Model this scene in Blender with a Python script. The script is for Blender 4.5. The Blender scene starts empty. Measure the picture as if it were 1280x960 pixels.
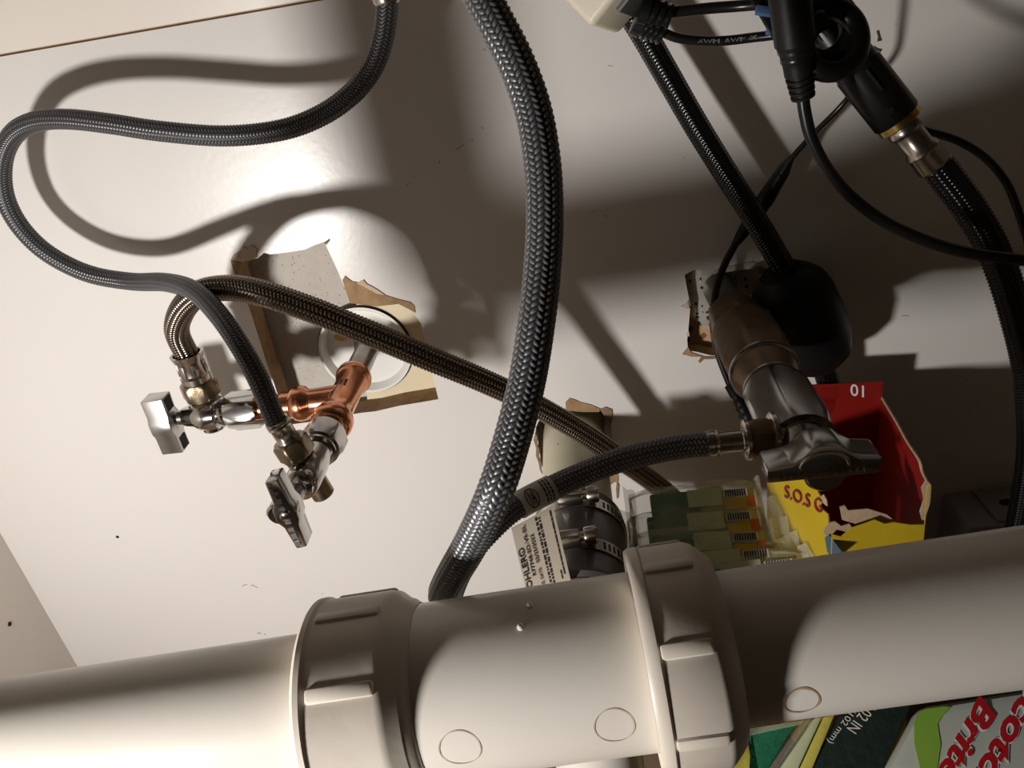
import bpy, bmesh, math, random
import numpy as np
from mathutils import Vector, Matrix
from mathutils.geometry import tessellate_polygon

random.seed(4)
S = bpy.context.scene
COL = S.collection

# ------------------------------------------------------------------ camera, world, light, exposure
F = 961.0                       # focal length in pixels of the 1280 x 960 frame
D = 0.40                        # camera to back panel, metres
RY = Vector((49.0, -510.0, F)).normalized()
_d = math.hypot(-84.0, -487.0)
_n = Vector((84.0 / _d * F * F / _d, 487.0 / _d * F * F / _d, F)).normalized()
_n = (_n - RY * _n.dot(RY)).normalized()
RZ = -_n
RX = RY.cross(RZ)
R = Matrix((RX, RY, RZ))        # camera (right, down, forward) -> world
CAM = Vector((0, -D, 0))

cam = bpy.data.cameras.new('camera')
cam.sensor_width = 36.0
cam.lens = 36.0 * F / 1280.0
cam.clip_start = 0.005
co = bpy.data.objects.new('camera', cam)
COL.objects.link(co)
rt, dn, fw = (R.col[i] for i in range(3))
m = Matrix((rt, -dn, -fw)).transposed().to_4x4()
m.translation = CAM
co.matrix_world = m
S.camera = co

w = bpy.data.worlds.new('world')
S.world = w
w.use_nodes = True
w.node_tree.nodes['Background'].inputs[0].default_value = (1.0, 0.80, 0.60, 1)
w.node_tree.nodes['Background'].inputs[1].default_value = 0.014

li = bpy.data.lights.new('work_lamp', 'SPOT')
li.energy = 10.0
li.color = (1.0, 0.955, 0.905)
li.shadow_soft_size = 0.021
li.spot_size = math.radians(132)
li.spot_blend = 1.0
lo = bpy.data.objects.new('work_lamp', li)
lo.location = (-0.32, -0.50, -0.198)
lo.rotation_euler = Vector((0.20, 0.50, 0.03)).to_track_quat('-Z', 'Y').to_euler()
COL.objects.link(lo)

S.view_settings.view_transform = 'Standard'
S.view_settings.look = 'None'
S.view_settings.gamma = 1
S.view_settings.exposure = 0.0
S.view_settings.use_curve_mapping = False

# ------------------------------------------------------------------ geometry helpers
def ray(u, v):
    return R @ Vector(((u - 640) / F, (v - 480) / F, 1.0))

def at(u, v, h):
    """point on a sight line at the distance h in front of the back panel"""
    r = ray(u, v)
    return CAM + r * ((D - h) / r.y)

def atz(u, v, z):
    r = ray(u, v)
    return CAM + r * (z / r.z)

def onplane(u, v, p, n):
    r = ray(u, v)
    return CAM + r * ((Vector(p) - CAM).dot(n) / r.dot(n))

def V(*a):
    return Vector(a)

BASE = {}

def thing(name, label, cat, loc, group=None):
    o = bpy.data.objects.new(name, None)
    o.empty_display_size = 0.01
    COL.objects.link(o)
    o.location = loc
    BASE[o] = Vector(loc)
    o['label'] = label
    o['category'] = cat
    if group:
        o['group'] = group
    return o

def link(name, me, mat, parent=None, label=None):
    o = bpy.data.objects.new(name, me)
    COL.objects.link(o)
    for mm in (mat if isinstance(mat, (list, tuple)) else [mat]):
        me.materials.append(mm)
    if parent is not None:
        off = BASE[parent]
        me.transform(Matrix.Translation(-off))
        o.parent = parent
        BASE[o] = off
    else:
        BASE[o] = Vector((0, 0, 0))
    if label:
        o['label'] = label
    return o

def tag(o, label, cat, group=None):
    o['label'] = label
    o['category'] = cat
    if group:
        o['group'] = group
    return o

def recentre(o):
    """put the origin of a top-level mesh at the middle of its underside"""
    vs = [v.co for v in o.data.vertices]
    c = Vector((sum(v.x for v in vs) / len(vs), sum(v.y for v in vs) / len(vs), min(v.z for v in vs)))
    o.data.transform(Matrix.Translation(-c))
    o.location = c
    BASE[o] = c
    return o

def mesh(name, verts, faces, mat, parent=None, smooth=False, label=None, idx=None):
    me = bpy.data.meshes.new(name)
    me.from_pydata([tuple(v) for v in verts], [], faces)
    bm = bmesh.new()
    bm.from_mesh(me)
    bmesh.ops.recalc_face_normals(bm, faces=bm.faces)
    bm.to_mesh(me)
    bm.free()
    if idx:
        for p, i in zip(me.polygons, idx):
            p.material_index = i
    if smooth:
        me.polygons.foreach_set('use_smooth', [True] * len(me.polygons))
        if smooth != 'all':
            me.set_sharp_from_angle(angle=math.radians(38))
    return link(name, me, mat, parent, label)

def from_bm(name, bm, mat, parent=None, smooth=True, label=None):
    me = bpy.data.meshes.new(name)
    bmesh.ops.recalc_face_normals(bm, faces=bm.faces)
    bm.to_mesh(me)
    bm.free()
    if smooth:
        me.polygons.foreach_set('use_smooth', [True] * len(me.polygons))
        me.set_sharp_from_angle(angle=math.radians(35))
    return link(name, me, mat, parent, label)

def basis(axis, hint=None):
    a = Vector(axis).normalized()
    h = Vector(hint) if hint is not None else (Vector((0, 0, 1)) if abs(a.z) < .9 else Vector((1, 0, 0)))
    e1 = (h - a * h.dot(a)).normalized()
    return a, e1, a.cross(e1)

def lathe(name, prof, p0, axis, mat, parent=None, seg=40, phase=0.0, label=None, hint=None, closed=True, smooth=True):
    """turn a profile of (distance along the axis, radius) round an axis"""
    a, e1, e2 = basis(axis, hint)
    p0 = Vector(p0)
    vs, fs = [], []
    for t, r in prof:
        for k in range(seg):
            an = 2 * math.pi * k / seg + phase
            vs.append(p0 + a * t + (e1 * math.cos(an) + e2 * math.sin(an)) * max(r, 1e-5))
    n = len(prof)
    for i in range(n - 1):
        for k in range(seg):
            k2 = (k + 1) % seg
            fs.append((i * seg + k, i * seg + k2, (i + 1) * seg + k2, (i + 1) * seg + k))
    if closed:
        fs.append(tuple(range(seg))[::-1])
        fs.append(tuple((n - 1) * seg + k for k in range(seg)))
    return mesh(name, vs, fs, mat, parent, smooth, label)

def hexnut(name, p0, axis, L, ra, mat, parent=None, phase=0.0, label=None, hint=None, hole=True):
    """six sided nut with chamfered ends; ra is the radius across the corners"""
    a, e1, e2 = basis(axis, hint)
    p0 = Vector(p0)
    seg = 48
    ap = ra * math.cos(math.pi / 6)
    rc = (ra + ap) / 2
    vs, fs = [], []
    prof = [(0, 1), (L * .14, 0), (L * .86, 0), (L, 1)]
    for t, c in prof:
        for k in range(seg):
            an = 2 * math.pi * k / seg
            loc = (an % (math.pi / 3)) - math.pi / 6
            rr = ap / math.cos(loc)
            if c:
                rr = min(rr, ap * 1.0)
            an += phase
            vs.append(p0 + a * t + (e1 * math.cos(an) + e2 * math.sin(an)) * rr)
    for i in range(3):
        for k in range(seg):
            k2 = (k + 1) % seg
            fs.append((i * seg + k, i * seg + k2, (i + 1) * seg + k2, (i + 1) * seg + k))
    fs.append(tuple(range(seg))[::-1])
    fs.append(tuple(3 * seg + k for k in range(seg)))
    return mesh(name, vs, fs, mat, parent, True, label)

def smooth_path(pts, step):
    """Catmull-Rom through the points, resampled to an even step"""
    P = np.array([tuple(p) for p in pts], float)
    P = np.vstack([2 * P[0] - P[1], P, 2 * P[-1] - P[-2]])
    out = []
    for i in range(1, len(P) - 2):
        p0, p1, p2, p3 = P[i - 1:i + 3]
        for t in np.linspace(0, 1, 24, endpoint=False):
            out.append(.5 * (2 * p1 + (p2 - p0) * t + (2 * p0 - 5 * p1 + 4 * p2 - p3) * t * t
                             + (3 * p1 - p0 - 3 * p2 + p3) * t ** 3))
    out.append(P[-2])
    out = np.array(out)
    for _ in range(6):
        out[1:-1] = .25 * out[:-2] + .5 * out[1:-1] + .25 * out[2:]
    d = np.r_[0, np.cumsum(np.linalg.norm(np.diff(out, axis=0), axis=1))]
    n = max(4, int(d[-1] / step))
    s = np.linspace(0, d[-1], n)
    return np.stack([np.interp(s, d, out[:, k]) for k in range(3)], 1), s

def frames(P):
    T = np.gradient(P, axis=0)
    T /= np.linalg.norm(T, axis=1)[:, None]
    N = np.zeros_like(P)
    n = np.cross(T[0], [0.3, 0.2, 1.0])
    n /= np.linalg.norm(n)
    for i in range(len(P)):
        n = n - T[i] * n.dot(T[i])
        n /= np.linalg.norm(n)
        N[i] = n
    return T, N, np.cross(T, N)

def np_tube(name, P, Rr, mat, parent, attr=None, label=None):
    """P (n,3) centres, Rr (n,k) radii"""
    n, k = Rr.shape
    T, N, B = frames(P)
    an = np.linspace(0, 2 * np.pi, k, endpoint=False)
    vs = P[:, None, :] + Rr[:, :, None] * (N[:, None, :] * np.cos(an)[None, :, None] + B[:, None, :] * np.sin(an)[None, :, None])
    vs = vs.reshape(-1, 3)
    i = np.arange(n - 1)[:, None] * k
    j = np.arange(k)[None, :]
    j2 = (j + 1) % k
    q = np.stack([i + j, i + j2, i + k + j2, i + k + j], -1).reshape(-1, 4)
    c0 = np.arange(k)[::-1]
    c1 = np.arange(k) + (n - 1) * k
    loops = np.concatenate([q.ravel(), c0, c1]).astype(np.int32)
    starts = np.concatenate([np.arange(len(q)) * 4, [len(q) * 4, len(q) * 4 + k]]).astype(np.int32)
    me = bpy.data.meshes.new(name)
    me.vertices.add(len(vs))
    me.vertices.foreach_set('co', vs.astype(np.float32).ravel())
    me.loops.add(len(loops))
    me.loops.foreach_set('vertex_index', loops)
    me.polygons.add(len(starts))
    me.polygons.foreach_set('loop_start', starts)
    me.update(calc_edges=True)
    me.validate()
    me.polygons.foreach_set('use_smooth', [True] * len(me.polygons))
    if attr is not None:
        a = me.attributes.new('strand', 'FLOAT', 'POINT')
        a.data.foreach_set('value', attr.astype(np.float32).ravel())
    return link(name, me, mat, parent, label)

def tube(name, pts, r, mat, parent=None, step=.002, seg=14, label=None):
    P, s = smooth_path(pts, step)
    if callable(r):
        rr = np.array([r(x / s[-1]) for x in s])
    else:
        rr = np.full(len(s), r)
    return np_tube(name, P, np.repeat(rr[:, None], seg, 1), mat, parent, None, label)

def braid(name, pts, r, cols, pitch, mat, parent, amp=.07, nper=6, sub=6, slant=.85, label=None):
    """a hose jacket of real plaited strands: slanted strands in columns of alternating hand"""
    P, s = smooth_path(pts, pitch / sub)
    k = cols * nper
    j = np.arange(k)
    f = ((j % nper) + .5) / nper
    sg = np.where((j // nper) % 2 == 0, 1.0, -1.0)
    ph = s[:, None] / pitch + sg[None, :] * (f - .5)[None, :] * slant + (.25 * sg)[None, :]
    wv = .5 + .5 * np.cos(2 * np.pi * ph)
    hgt = wv ** .9 * np.sin(np.pi * f)[None, :] ** .9
    Rr = r * (1 - amp) + r * amp * 1.5 * hgt
    return np_tube(name, P, Rr, mat, parent, hgt, label)

def extrude(name, poly, o, ex, ey, ez, t0, t1, mat, parent=None, bevel=0.0, label=None, seg=2):
    """polygon in the plane (ex, ey) at o, extruded along ez from t0 to t1"""
    o, ex, ey, ez = Vector(o), Vector(ex), Vector(ey), Vector(ez)
    bm = bmesh.new()
    a = [bm.verts.new(o + ex * x + ey * y + ez * t0) for x, y in poly]
    b = [bm.verts.new(o + ex * x + ey * y + ez * t1) for x, y in poly]
    n = len(poly)
    bm.faces.new(a[::-1])
    bm.faces.new(b)
    for i in range(n):
        bm.faces.new((a[i], a[(i + 1) % n], b[(i + 1) % n], b[i]))
    if bevel:
        bmesh.ops.recalc_face_normals(bm, faces=bm.faces)
        es = [e for e in bm.edges if len(e.link_faces) == 2 and e.calc_face_angle(0) > .5]
        bmesh.ops.bevel(bm, geom=es, offset=bevel, segments=seg, profile=.5, affect='EDGES', clamp_overlap=True)
    return from_bm(name, bm, mat, parent, bevel > 0, label)

def sheet(name, pts, t, mat, parent=None, label=None):
    """a planar outline of world points given a small thickness"""
    pts = [Vector(p) for p in pts]
    n = Vector((0, 0, 0))
    for i in range(len(pts)):
        a, b = pts[i], pts[(i + 1) % len(pts)]
        n += a.cross(b)
    n.normalize()
    tri = tessellate_polygon([pts])
    k = len(pts)
    vs = pts + [p + n * t for p in pts]
    fs = [tuple(f) for f in tri] + [tuple(i + k for i in f[::-1]) for f in tri]
    fs += [(i, (i + 1) % k, (i + 1) % k + k, i + k) for i in range(k)]
    return mesh(name, vs, fs, mat, parent, False, label)

def block(name, c, ex, ey, ez, mat, parent=None, bevel=0.0, label=None, seg=2):
    ex, ey, ez = Vector(ex), Vector(ey), Vector(ez)
    c = Vector(c)
    o = c - ez / 2
    return extrude(name, [(-.5, -.5), (.5, -.5), (.5, .5), (-.5, .5)], o, ex, ey, ez, 0, 1, mat, parent, bevel, label, seg)

def text_mesh(s, bold=0.0, shear=0.0):
    cu = bpy.data.curves.new('lettering', 'FONT')
    cu.body = s
    cu.offset = bold
    cu.shear = shear
    cu.resolution_u = 3
    o = bpy.data.objects.new('lettering', cu)
    COL.objects.link(o)
    dg = bpy.context.evaluated_depsgraph_get()
    dg.update()
    me = bpy.data.meshes.new_from_object(o.evaluated_get(dg))
    bpy.data.objects.remove(o)
    bpy.data.curves.remove(cu)
    return me

def text_on(name, s, fn, mat, parent, bold=0.0, shear=0.0, label=None):
    """map lettering, normalised to a unit box, through fn(x, y) -> world point"""
    me = text_mesh(s, bold, shear)
    xs = [v.co.x for v in me.vertices]
    ys = [v.co.y for v in me.vertices]
    x0, x1, y0, y1 = min(xs), max(xs), min(ys), max(ys)
    for v in me.vertices:
        v.co = fn((v.co.x - x0) / (x1 - x0), (v.co.y - y0) / (y1 - y0))
    me.materials.clear()
    return link(name, me, mat, parent, label)

def bilinear(o, ex, ey, lift=None):
    o, ex, ey = Vector(o), Vector(ex), Vector(ey)
    n = ex.cross(ey).normalized() * (lift or 0)
    return lambda x, y: o + ex * x + ey * y + n

# ------------------------------------------------------------------ materials
def M(name, col, rough=.5, metal=0.0, var=0.0, col2=None, vs=40.0, bump=0.0, bs=200.0, spec=.5,
      coat=0.0, alpha=1.0, specks=None, trans=0.0, detail=4):
    mt = bpy.data.materials.new(name)
    mt.use_nodes = True
    nt = mt.node_tree
    b = nt.nodes['Principled BSDF']
    L = nt.links.new
    b.inputs['Base Color'].default_value = (*col, 1)
    b.inputs['Roughness'].default_value = rough
    b.inputs['Metallic'].default_value = metal
    b.inputs['Specular IOR Level'].default_value = spec
    b.inputs['Coat Weight'].default_value = coat
    b.inputs['Alpha'].default_value = alpha
    b.inputs['Transmission Weight'].default_value = trans
    tc = nt.nodes.new('ShaderNodeTexCoord')
    out = None
    if var:
        n = nt.nodes.new('ShaderNodeTexNoise')
        n.inputs['Scale'].default_value = vs
        n.inputs['Detail'].default_value = detail
        L(tc.outputs['Object'], n.inputs['Vector'])
        r = nt.nodes.new('ShaderNodeValToRGB')
        r.color_ramp.elements[0].position = .5 - .28
        r.color_ramp.elements[1].position = .5 + .22
        c2 = col2 or tuple(c * .6 for c in col)
        r.color_ramp.elements[0].color = (*[a + (q - a) * var for a, q in zip(col, c2)], 1)
        r.color_ramp.elements[1].color = (*col, 1)
        L(n.outputs['Fac'], r.inputs['Fac'])
        out = r.outputs['Color']
    if specks:
        sc, th, sz, scol = specks            # cell scale, share of cells, size, colour
        vo = nt.nodes.new('ShaderNodeTexVoronoi')
        vo.inputs['Scale'].default_value = sc
        wn = nt.nodes.new('ShaderNodeTexNoise')
        wn.inputs['Scale'].default_value = sc * 2.3
        mixv = nt.nodes.new('ShaderNodeMixRGB')
        mixv.inputs[0].default_value = .012 * 40 / sc
        L(tc.outputs['Object'], mixv.inputs[1])
        L(wn.outputs['Color'], mixv.inputs[2])
        L(tc.outputs['Object'], wn.inputs['Vector'])
        L(mixv.outputs['Color'], vo.inputs['Vector'])
        lt = nt.nodes.new('ShaderNodeMath')
        lt.operation = 'LESS_THAN'
        L(vo.outputs['Distance'], lt.inputs[0])
        lt.inputs[1].default_value = sz
        sp = nt.nodes.new('ShaderNodeSeparateColor')
        L(vo.outputs['Color'], sp.inputs[0])
        l2 = nt.nodes.new('ShaderNodeMath')
        l2.operation = 'LESS_THAN'
        L(sp.outputs[0], l2.inputs[0])
        l2.inputs[1].default_value = th
        mu = nt.nodes.new('ShaderNodeMath')
        mu.operation = 'MULTIPLY'
        L(lt.outputs[0], mu.inputs[0])
        L(l2.outputs[0], mu.inputs[1])
        mx = nt.nodes.new('ShaderNodeMixRGB')
        L(mu.outputs[0], mx.inputs[0])
        if out:
            L(out, mx.inputs[1])
        else:
            mx.inputs[1].default_value = (*col, 1)
        mx.inputs[2].default_value = (*scol, 1)
        out = mx.outputs['Color']
    if out:
        L(out, b.inputs['Base Color'])
    if bump:
        n2 = nt.nodes.new('ShaderNodeTexNoise')
        n2.inputs['Scale'].default_value = bs
        n2.inputs['Detail'].default_value = 3
        L(tc.outputs['Object'], n2.inputs['Vector'])
        bp = nt.nodes.new('ShaderNodeBump')
        bp.inputs['Strength'].default_value = bump
        bp.inputs['Distance'].default_value = .0006
        L(n2.outputs['Fac'], bp.inputs['Height'])
        L(bp.outputs['Normal'], b.inputs['Normal'])
    return mt

def braid_mat(name, strand, gap, rough, metal, spec=.5):
    mt = M(name, strand, rough, metal, spec=spec)
    nt = mt.node_tree
    b = nt.nodes['Principled BSDF']
    a = nt.nodes.new('ShaderNodeAttribute')
    a.attribute_name = 'strand'
    r = nt.nodes.new('ShaderNodeValToRGB')
    r.color_ramp.elements[0].position = .08
    r.color_ramp.elements[1].position = .40
    r.color_ramp.elements[0].color = (*gap, 1)  # darkens between strands: dark underlay plus crevice shade put into the colour
    r.color_ramp.elements[1].color = (*strand, 1)
    nt.links.new(a.outputs['Fac'], r.inputs['Fac'])
    nt.links.new(r.outputs['Color'], b.inputs['Base Color'])
    return mt

m_wall = M('white_melamine', (.765, .735, .710), .30, var=.12, col2=(.66, .60, .53), vs=9, bump=.10, bs=260,
           specks=(38, .10, .035, (.20, .14, .09)))
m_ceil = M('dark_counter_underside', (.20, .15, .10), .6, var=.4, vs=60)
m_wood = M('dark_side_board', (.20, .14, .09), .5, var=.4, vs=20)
m_wall2 = M('white_melamine_side', (.77, .71, .645), .4, var=.1, vs=9, bump=.1, bs=260)
m_mdf = M('fibreboard', (.42, .27, .14), .85, var=.8, col2=(.22, .13, .065), vs=160, bump=.6, bs=500)
m_mdf_d = M('old_fibreboard_edge', (.30, .21, .13), .9, var=.8, col2=(.11, .07, .04), vs=180, bump=.6, bs=500)
m_paper = M('torn_paper', (.70, .55, .42), .8, var=.6, col2=(.48, .31, .19), vs=200, bump=.5, bs=500)
m_dry = M('speckled_wallboard', (.56, .52, .47), .8, var=.3, vs=120, bump=.5, bs=400, specks=(560, .22, .27, (.34, .26, .19)))
m_cream = M('cream_board', (.76, .66, .46), .6, var=.2, vs=60, bump=.2, bs=300)
m_rust = M('rust_flecked_plate', (.80, .80, .76), .28, .55, var=.2, vs=90, bump=.4, bs=300, specks=(330, .45, .33, (.13, .07, .03)))
m_sleeve = M('white_plastic', (.80, .79, .75), .35)
m_stain = M('ochre_stain', (.62, .40, .13), .7)
m_flake = M('dark_brown_flake', (.085, .045, .03), .8)
m_scuff = M('scuff_brown', (.33, .25, .18), .8)
m_dark = M('dark_gap_shade', (.02, .016, .013), .8)  # near-black colour standing in for the shade inside holes and hollows
m_pvc = M('white_drain_plastic', (.80, .755, .69), .30, var=.16, col2=(.60, .50, .38), vs=24, bump=.06, bs=150,
          specks=(60, .09, .05, (.34, .24, .13)))
m_pvc_nut = M('ivory_nut_plastic', (.84, .765, .67), .4, var=.22, col2=(.58, .44, .30), vs=70, bump=.1, bs=200)
m_pvcy = M('aged_pipe_plastic', (.62, .58, .43), .45, var=.3, col2=(.40, .36, .22), vs=60, specks=(150, .1, .12, (.16, .13, .08)))
m_mark = M('brown_mould_line', (.40, .25, .12), .7, var=.6, col2=(.66, .54, .40), vs=300)
m_markl = M('faint_mould_line', (.55, .45, .33), .6)
m_copper = M('copper', (.80, .36, .20), .22, 1.0, var=.5, col2=(.45, .17, .09), vs=110)
m_solder = M('tinned_pipe', (.36, .33, .32), .30, 1.0, var=.6, col2=(.12, .10, .10), vs=140)
m_chrome = M('chrome', (.62, .61, .60), .13, 1.0, var=.25, vs=120)
m_satin = M('satin_chrome', (.56, .55, .54), .27, 1.0, var=.2, vs=160)
m_chrome2 = M('dull_chrome', (.40, .39, .38), .20, 1.0, var=.25, vs=120)
m_steel = M('worn_steel', (.52, .48, .43), .25, 1.0, var=.4, vs=150)
m_brass = M('tarnished_brass', (.34, .27, .18), .32, 1.0, var=.7, col2=(.15, .12, .08), vs=130, bump=.2, bs=400)
m_brassb = M('bright_brass', (.74, .52, .18), .25, 1.0, var=.3, vs=150)
m_bronze = M('old_bronze', (.20, .125, .075), .45, .8, var=.6, col2=(.08, .052, .034), vs=110, bump=.25, bs=400)
m_verd = M('old_greened_pipe', (.19, .19, .135), .5, .6, var=.7, col2=(.12, .10, .07), vs=110, bump=.3, bs=350)
m_rubber = M('black_rubber', (.030, .028, .027), .42, var=.3, vs=90)
m_rubberg = M('grey_rubber', (.055, .053, .050), .36, var=.4, col2=(.12, .11, .10), vs=70)
m_black = M('black_plastic', (.007, .007, .007), .28, spec=.35)
m_blackm = M('matt_black_plastic', (.008, .0075, .007), .45, bump=.1, bs=300, spec=.22)
m_print = M('grey_print', (.12, .12, .12), .6)
m_blue = M('blue_plastic', (.06, .12, .24), .45)
m_beige = M('beige_plastic', (.66, .60, .47), .42, bump=.06, bs=500)
m_panel = M('dark_end_panel', (.06, .06, .055), .5)
m_ink = M('black_ink', (.02, .018, .016), .7)
m_tag = M('label_paper', (.66, .58, .47), .65, var=.15, vs=40, bump=.1, bs=120)
m_wrapg = M('grey_label_wrap', (.55, .53, .52), .35)
m_yellow = M('yellow_card', (.54, .39, .015), .48, var=.3, col2=(.38, .22, .01), vs=60, bump=.3, bs=90)
m_red = M('red_card', (.22, .009, .006), .42, var=.4, col2=(.30, .008, .006), vs=40, bump=.2, bs=90)
m_pink = M('pale_print', (.50, .36, .32), .5)
m_white = M('white_print', (.78, .76, .74), .5)
m_board = M('raw_card', (.50, .36, .24), .85, var=.5, vs=200, bump=.5, bs=400)
m_maroon = M('maroon_print', (.26, .01, .05), .5)
m_redprint = M('red_print', (.46, .010, .018), .35)
m_orange = M('orange_print', (.60, .14, .02), .5)
m_bluep = M('blue_print', (.05, .11, .17), .5)
m_green = M('green_pad', (.010, .17, .085), .8, var=.6, vs=300, bump=.6, bs=600)
m_dgreen = M('dark_green_pad', (.008, .024, .018), .9, var=.8, col2=(.002, .006, .005), vs=220, bump=.9, bs=500)
m_sponge = M('yellow_sponge', (.66, .58, .10), .85, var=.4, vs=150, bump=.5, bs=400)
m_film = M('pale_wrapper', (.80, .80, .60), .25, alpha=.22, var=.5, col2=(.60, .62, .36), vs=60, bump=.35, bs=140)
m_filme = M('crumpled_wrapper', (.82, .80, .60), .22, alpha=.42, var=.6, col2=(.60, .60, .32), vs=120, bump=.5, bs=160)
m_filmp = M('wrapper_print', (.60, .66, .44), .35, var=.35, col2=(.40, .46, .25), vs=90)
m_filmc = M('clear_film', (.80, .80, .78), .12, alpha=.14, bump=.5, bs=120)
m_bag = M('grey_white_bag', (.50, .54, .50), .3, var=.35, col2=(.34, .40, .36), vs=30, bump=.3, bs=60)
m_lime = M('lime_print', (.16, .44, .03), .4, var=.6, col2=(.42, .46, .12), vs=22)
m_grey = M('grey_plastic', (.34, .33, .31), .5, var=.2, vs=60)
m_pale = M('pale_grey_plastic', (.55, .52, .46), .5)
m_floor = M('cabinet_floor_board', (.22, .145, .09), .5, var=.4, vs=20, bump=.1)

b_dark = braid_mat('charcoal_braid', (.125, .125, .132), (.022, .022, .024), .34, .35)
b_big = braid_mat('slate_braid', (.20, .20, .212), (.035, .035, .038), .38, .45)
b_brown = braid_mat('steel_braid', (.33, .275, .225), (.018, .013, .010), .30, .95)
b_black = braid_mat('black_braid', (.006, .006, .0065), (.002, .002, .002), .20, 0.0, .40)

# ------------------------------------------------------------------ setting
XL, XR, ZF, ZS, ZC = -.4145, .50, -.415, .0062, .34
YF = -.58

def structure(o):
    o['kind'] = 'structure'
    return o

holeA = [(298, 345), (300, 329), (311, 325), (322, 323), (330, 316), (338, 318), (347, 317), (362, 315), (381, 312), (394, 306),
         (406, 302), (409, 310), (421, 336), (432, 362), (436, 378), (472, 382), (498, 379), (515, 389), (526, 404),
         (538, 458), (543, 478), (548, 499), (525, 503), (500, 507), (470, 514), (452, 516), (420, 521), (390, 527), (360, 531), (348, 496),
         (341, 474), (334, 456), (324, 424), (315, 395), (305, 367)]
holeB = [(856, 344), (862, 340), (870, 337), (880, 338), (893, 338), (903, 334), (912, 335), (925, 331), (943, 329), (965, 338),
         (985, 370), (990, 420), (965, 446), (935, 446), (909, 441), (898, 445), (888, 444), (872, 440), (860, 438), (859, 425),
         (861, 406), (863, 382), (859, 362)]
holeC = [(673, 527), (690, 513), (706, 511), (728, 514), (748, 513), (765, 513), (763, 523), (764, 540), (766, 560), (768, 580), (769, 602),
         (755, 612), (735, 628), (705, 625), (690, 606), (680, 588), (676, 578), (675, 568), (672, 560), (673, 552), (669, 543), (670, 534)]

def panel_with_holes(name, outer, holes, t, mats):
    loops = [[Vector((x, 0, z)) for x, z in outer]] + [[at(u, v, 0) for u, v in h] for h in holes]
    flat = [p for l in loops for p in l]
    tri = tessellate_polygon([[Vector((p.x, p.z, 0)) for p in l] for l in loops])
    n = len(flat)
    vs = flat + [p + Vector((0, t, 0)) for p in flat]
    fs = [tuple(f) for f in tri] + [tuple(i + n for i in f[::-1]) for f in tri]
    idx = [0] * len(fs)
    k = 0
    for li_, l in enumerate(loops):
        for i in range(len(l)):
            a, b = k + i, k + (i + 1) % len(l)
            fs.append((a, b, b + n, a + n))
            idx.append(1 if li_ else 0)
        k += len(l)
    return mesh(name, vs, fs, mats, None, False, None, idx)

T = .016
back = structure(panel_with_holes('wall_back', [(XL, ZF), (XR, ZF), (XR, ZS), (XL, ZS)], [holeA, holeB, holeC], T, [m_wall, m_mdf]))
back['label'] = 'off-white laminate back panel with three rough cut-outs'
structure(block('trim_1', ((XL + XR) / 2, T / 2, (ZS + .0011 + ZC) / 2), (XR - XL, 0, 0), (0, T, 0), (0, 0, ZC - ZS - .0011), m_wall2, None, .0006))
structure(block('trim_2', ((XL + XR) / 2, .0085, ZS + .0005), (XR - XL, 0, 0), (0, .013, 0), (0, 0, .0024), m_mdf))
wl = structure(block('wall_left', (XL - .008, YF / 2 + .02, (ZF + ZC) / 2), (.016, 0, 0), (0, -YF + .04, 0), (0, 0, ZC - ZF), m_wall2, None, 0))
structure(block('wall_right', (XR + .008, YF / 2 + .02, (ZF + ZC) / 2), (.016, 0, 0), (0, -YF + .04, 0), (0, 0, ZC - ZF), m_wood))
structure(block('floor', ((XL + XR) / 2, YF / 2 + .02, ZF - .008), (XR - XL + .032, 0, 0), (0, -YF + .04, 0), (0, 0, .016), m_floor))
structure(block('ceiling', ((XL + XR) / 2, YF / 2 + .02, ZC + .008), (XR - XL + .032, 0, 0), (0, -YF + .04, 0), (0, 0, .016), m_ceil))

# what shows through the cut-outs
block('wallboard_behind', ((XL + XR) / 2, .028, -.2), (XR - XL, 0, 0), (0, .012, 0), (0, 0, .42), m_dry, back, 0, 'speckled grey wallboard behind the panel')
def plate(name, pix, h0, t, mat, parent, label=None):
    """outline traced on a plane h0 in front of the panel (negative: behind it), t thick"""
    pts = [at(u, v, h0) for u, v in pix]
    vs = pts + [p + Vector((0, t, 0)) for p in pts]
    k = len(pts)
    tri = tessellate_polygon([[Vector((p.x, p.z, 0)) for p in pts]])
    fs = [tuple(f) for f in tri] + [tuple(i + k for i in f[::-1]) for f in tri]
    fs += [(i, (i + 1) % k, (i + 1) % k + k, i + k) for i in range(k)]
    return mesh(name, vs, fs, mat, parent, False, label)
CB = -(T + .0007)
# cream board with a round hole for the pipe sleeve
SC = at(457, 437, CB)                     # centre of the sleeve
el0, el1 = at(441, 340, CB), at(466, 560, CB)
def edge_x(z):
    return el0.x + (el1.x - el0.x) * (z - el0.z) / (el1.z - el0.z)
ring = [SC + Vector((.0287 * math.cos(a), 0, .0287 * math.sin(a))) for a in [math.pi * (i / 30 - 1) for i in range(61)]]
ring = [p for p in ring if p.x > edge_x(p.z) + .0005]
outer = [el0, at(580, 360, CB), at(590, 540, CB), el1]
pts = outer + [Vector((edge_x(ring[0].z), SC.y, ring[0].z))] + ring + [Vector((edge_x(ring[-1].z), SC.y, ring[-1].z))]
k = len(pts)
vs = pts + [p + Vector((0, .004, 0)) for p in pts]
tri = tessellate_polygon([[Vector((p.x, p.z, 0)) for p in pts]])
fs = [tuple(f) for f in tri] + [tuple(i + k for i in f[::-1]) for f in tri]
fs += [(i, (i + 1) % k, (i + 1) % k + k, i + k) for i in range(k)]
mesh('cream_board', vs, fs, m_cream, back, False, 'cream board with a round pipe hole')
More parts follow.
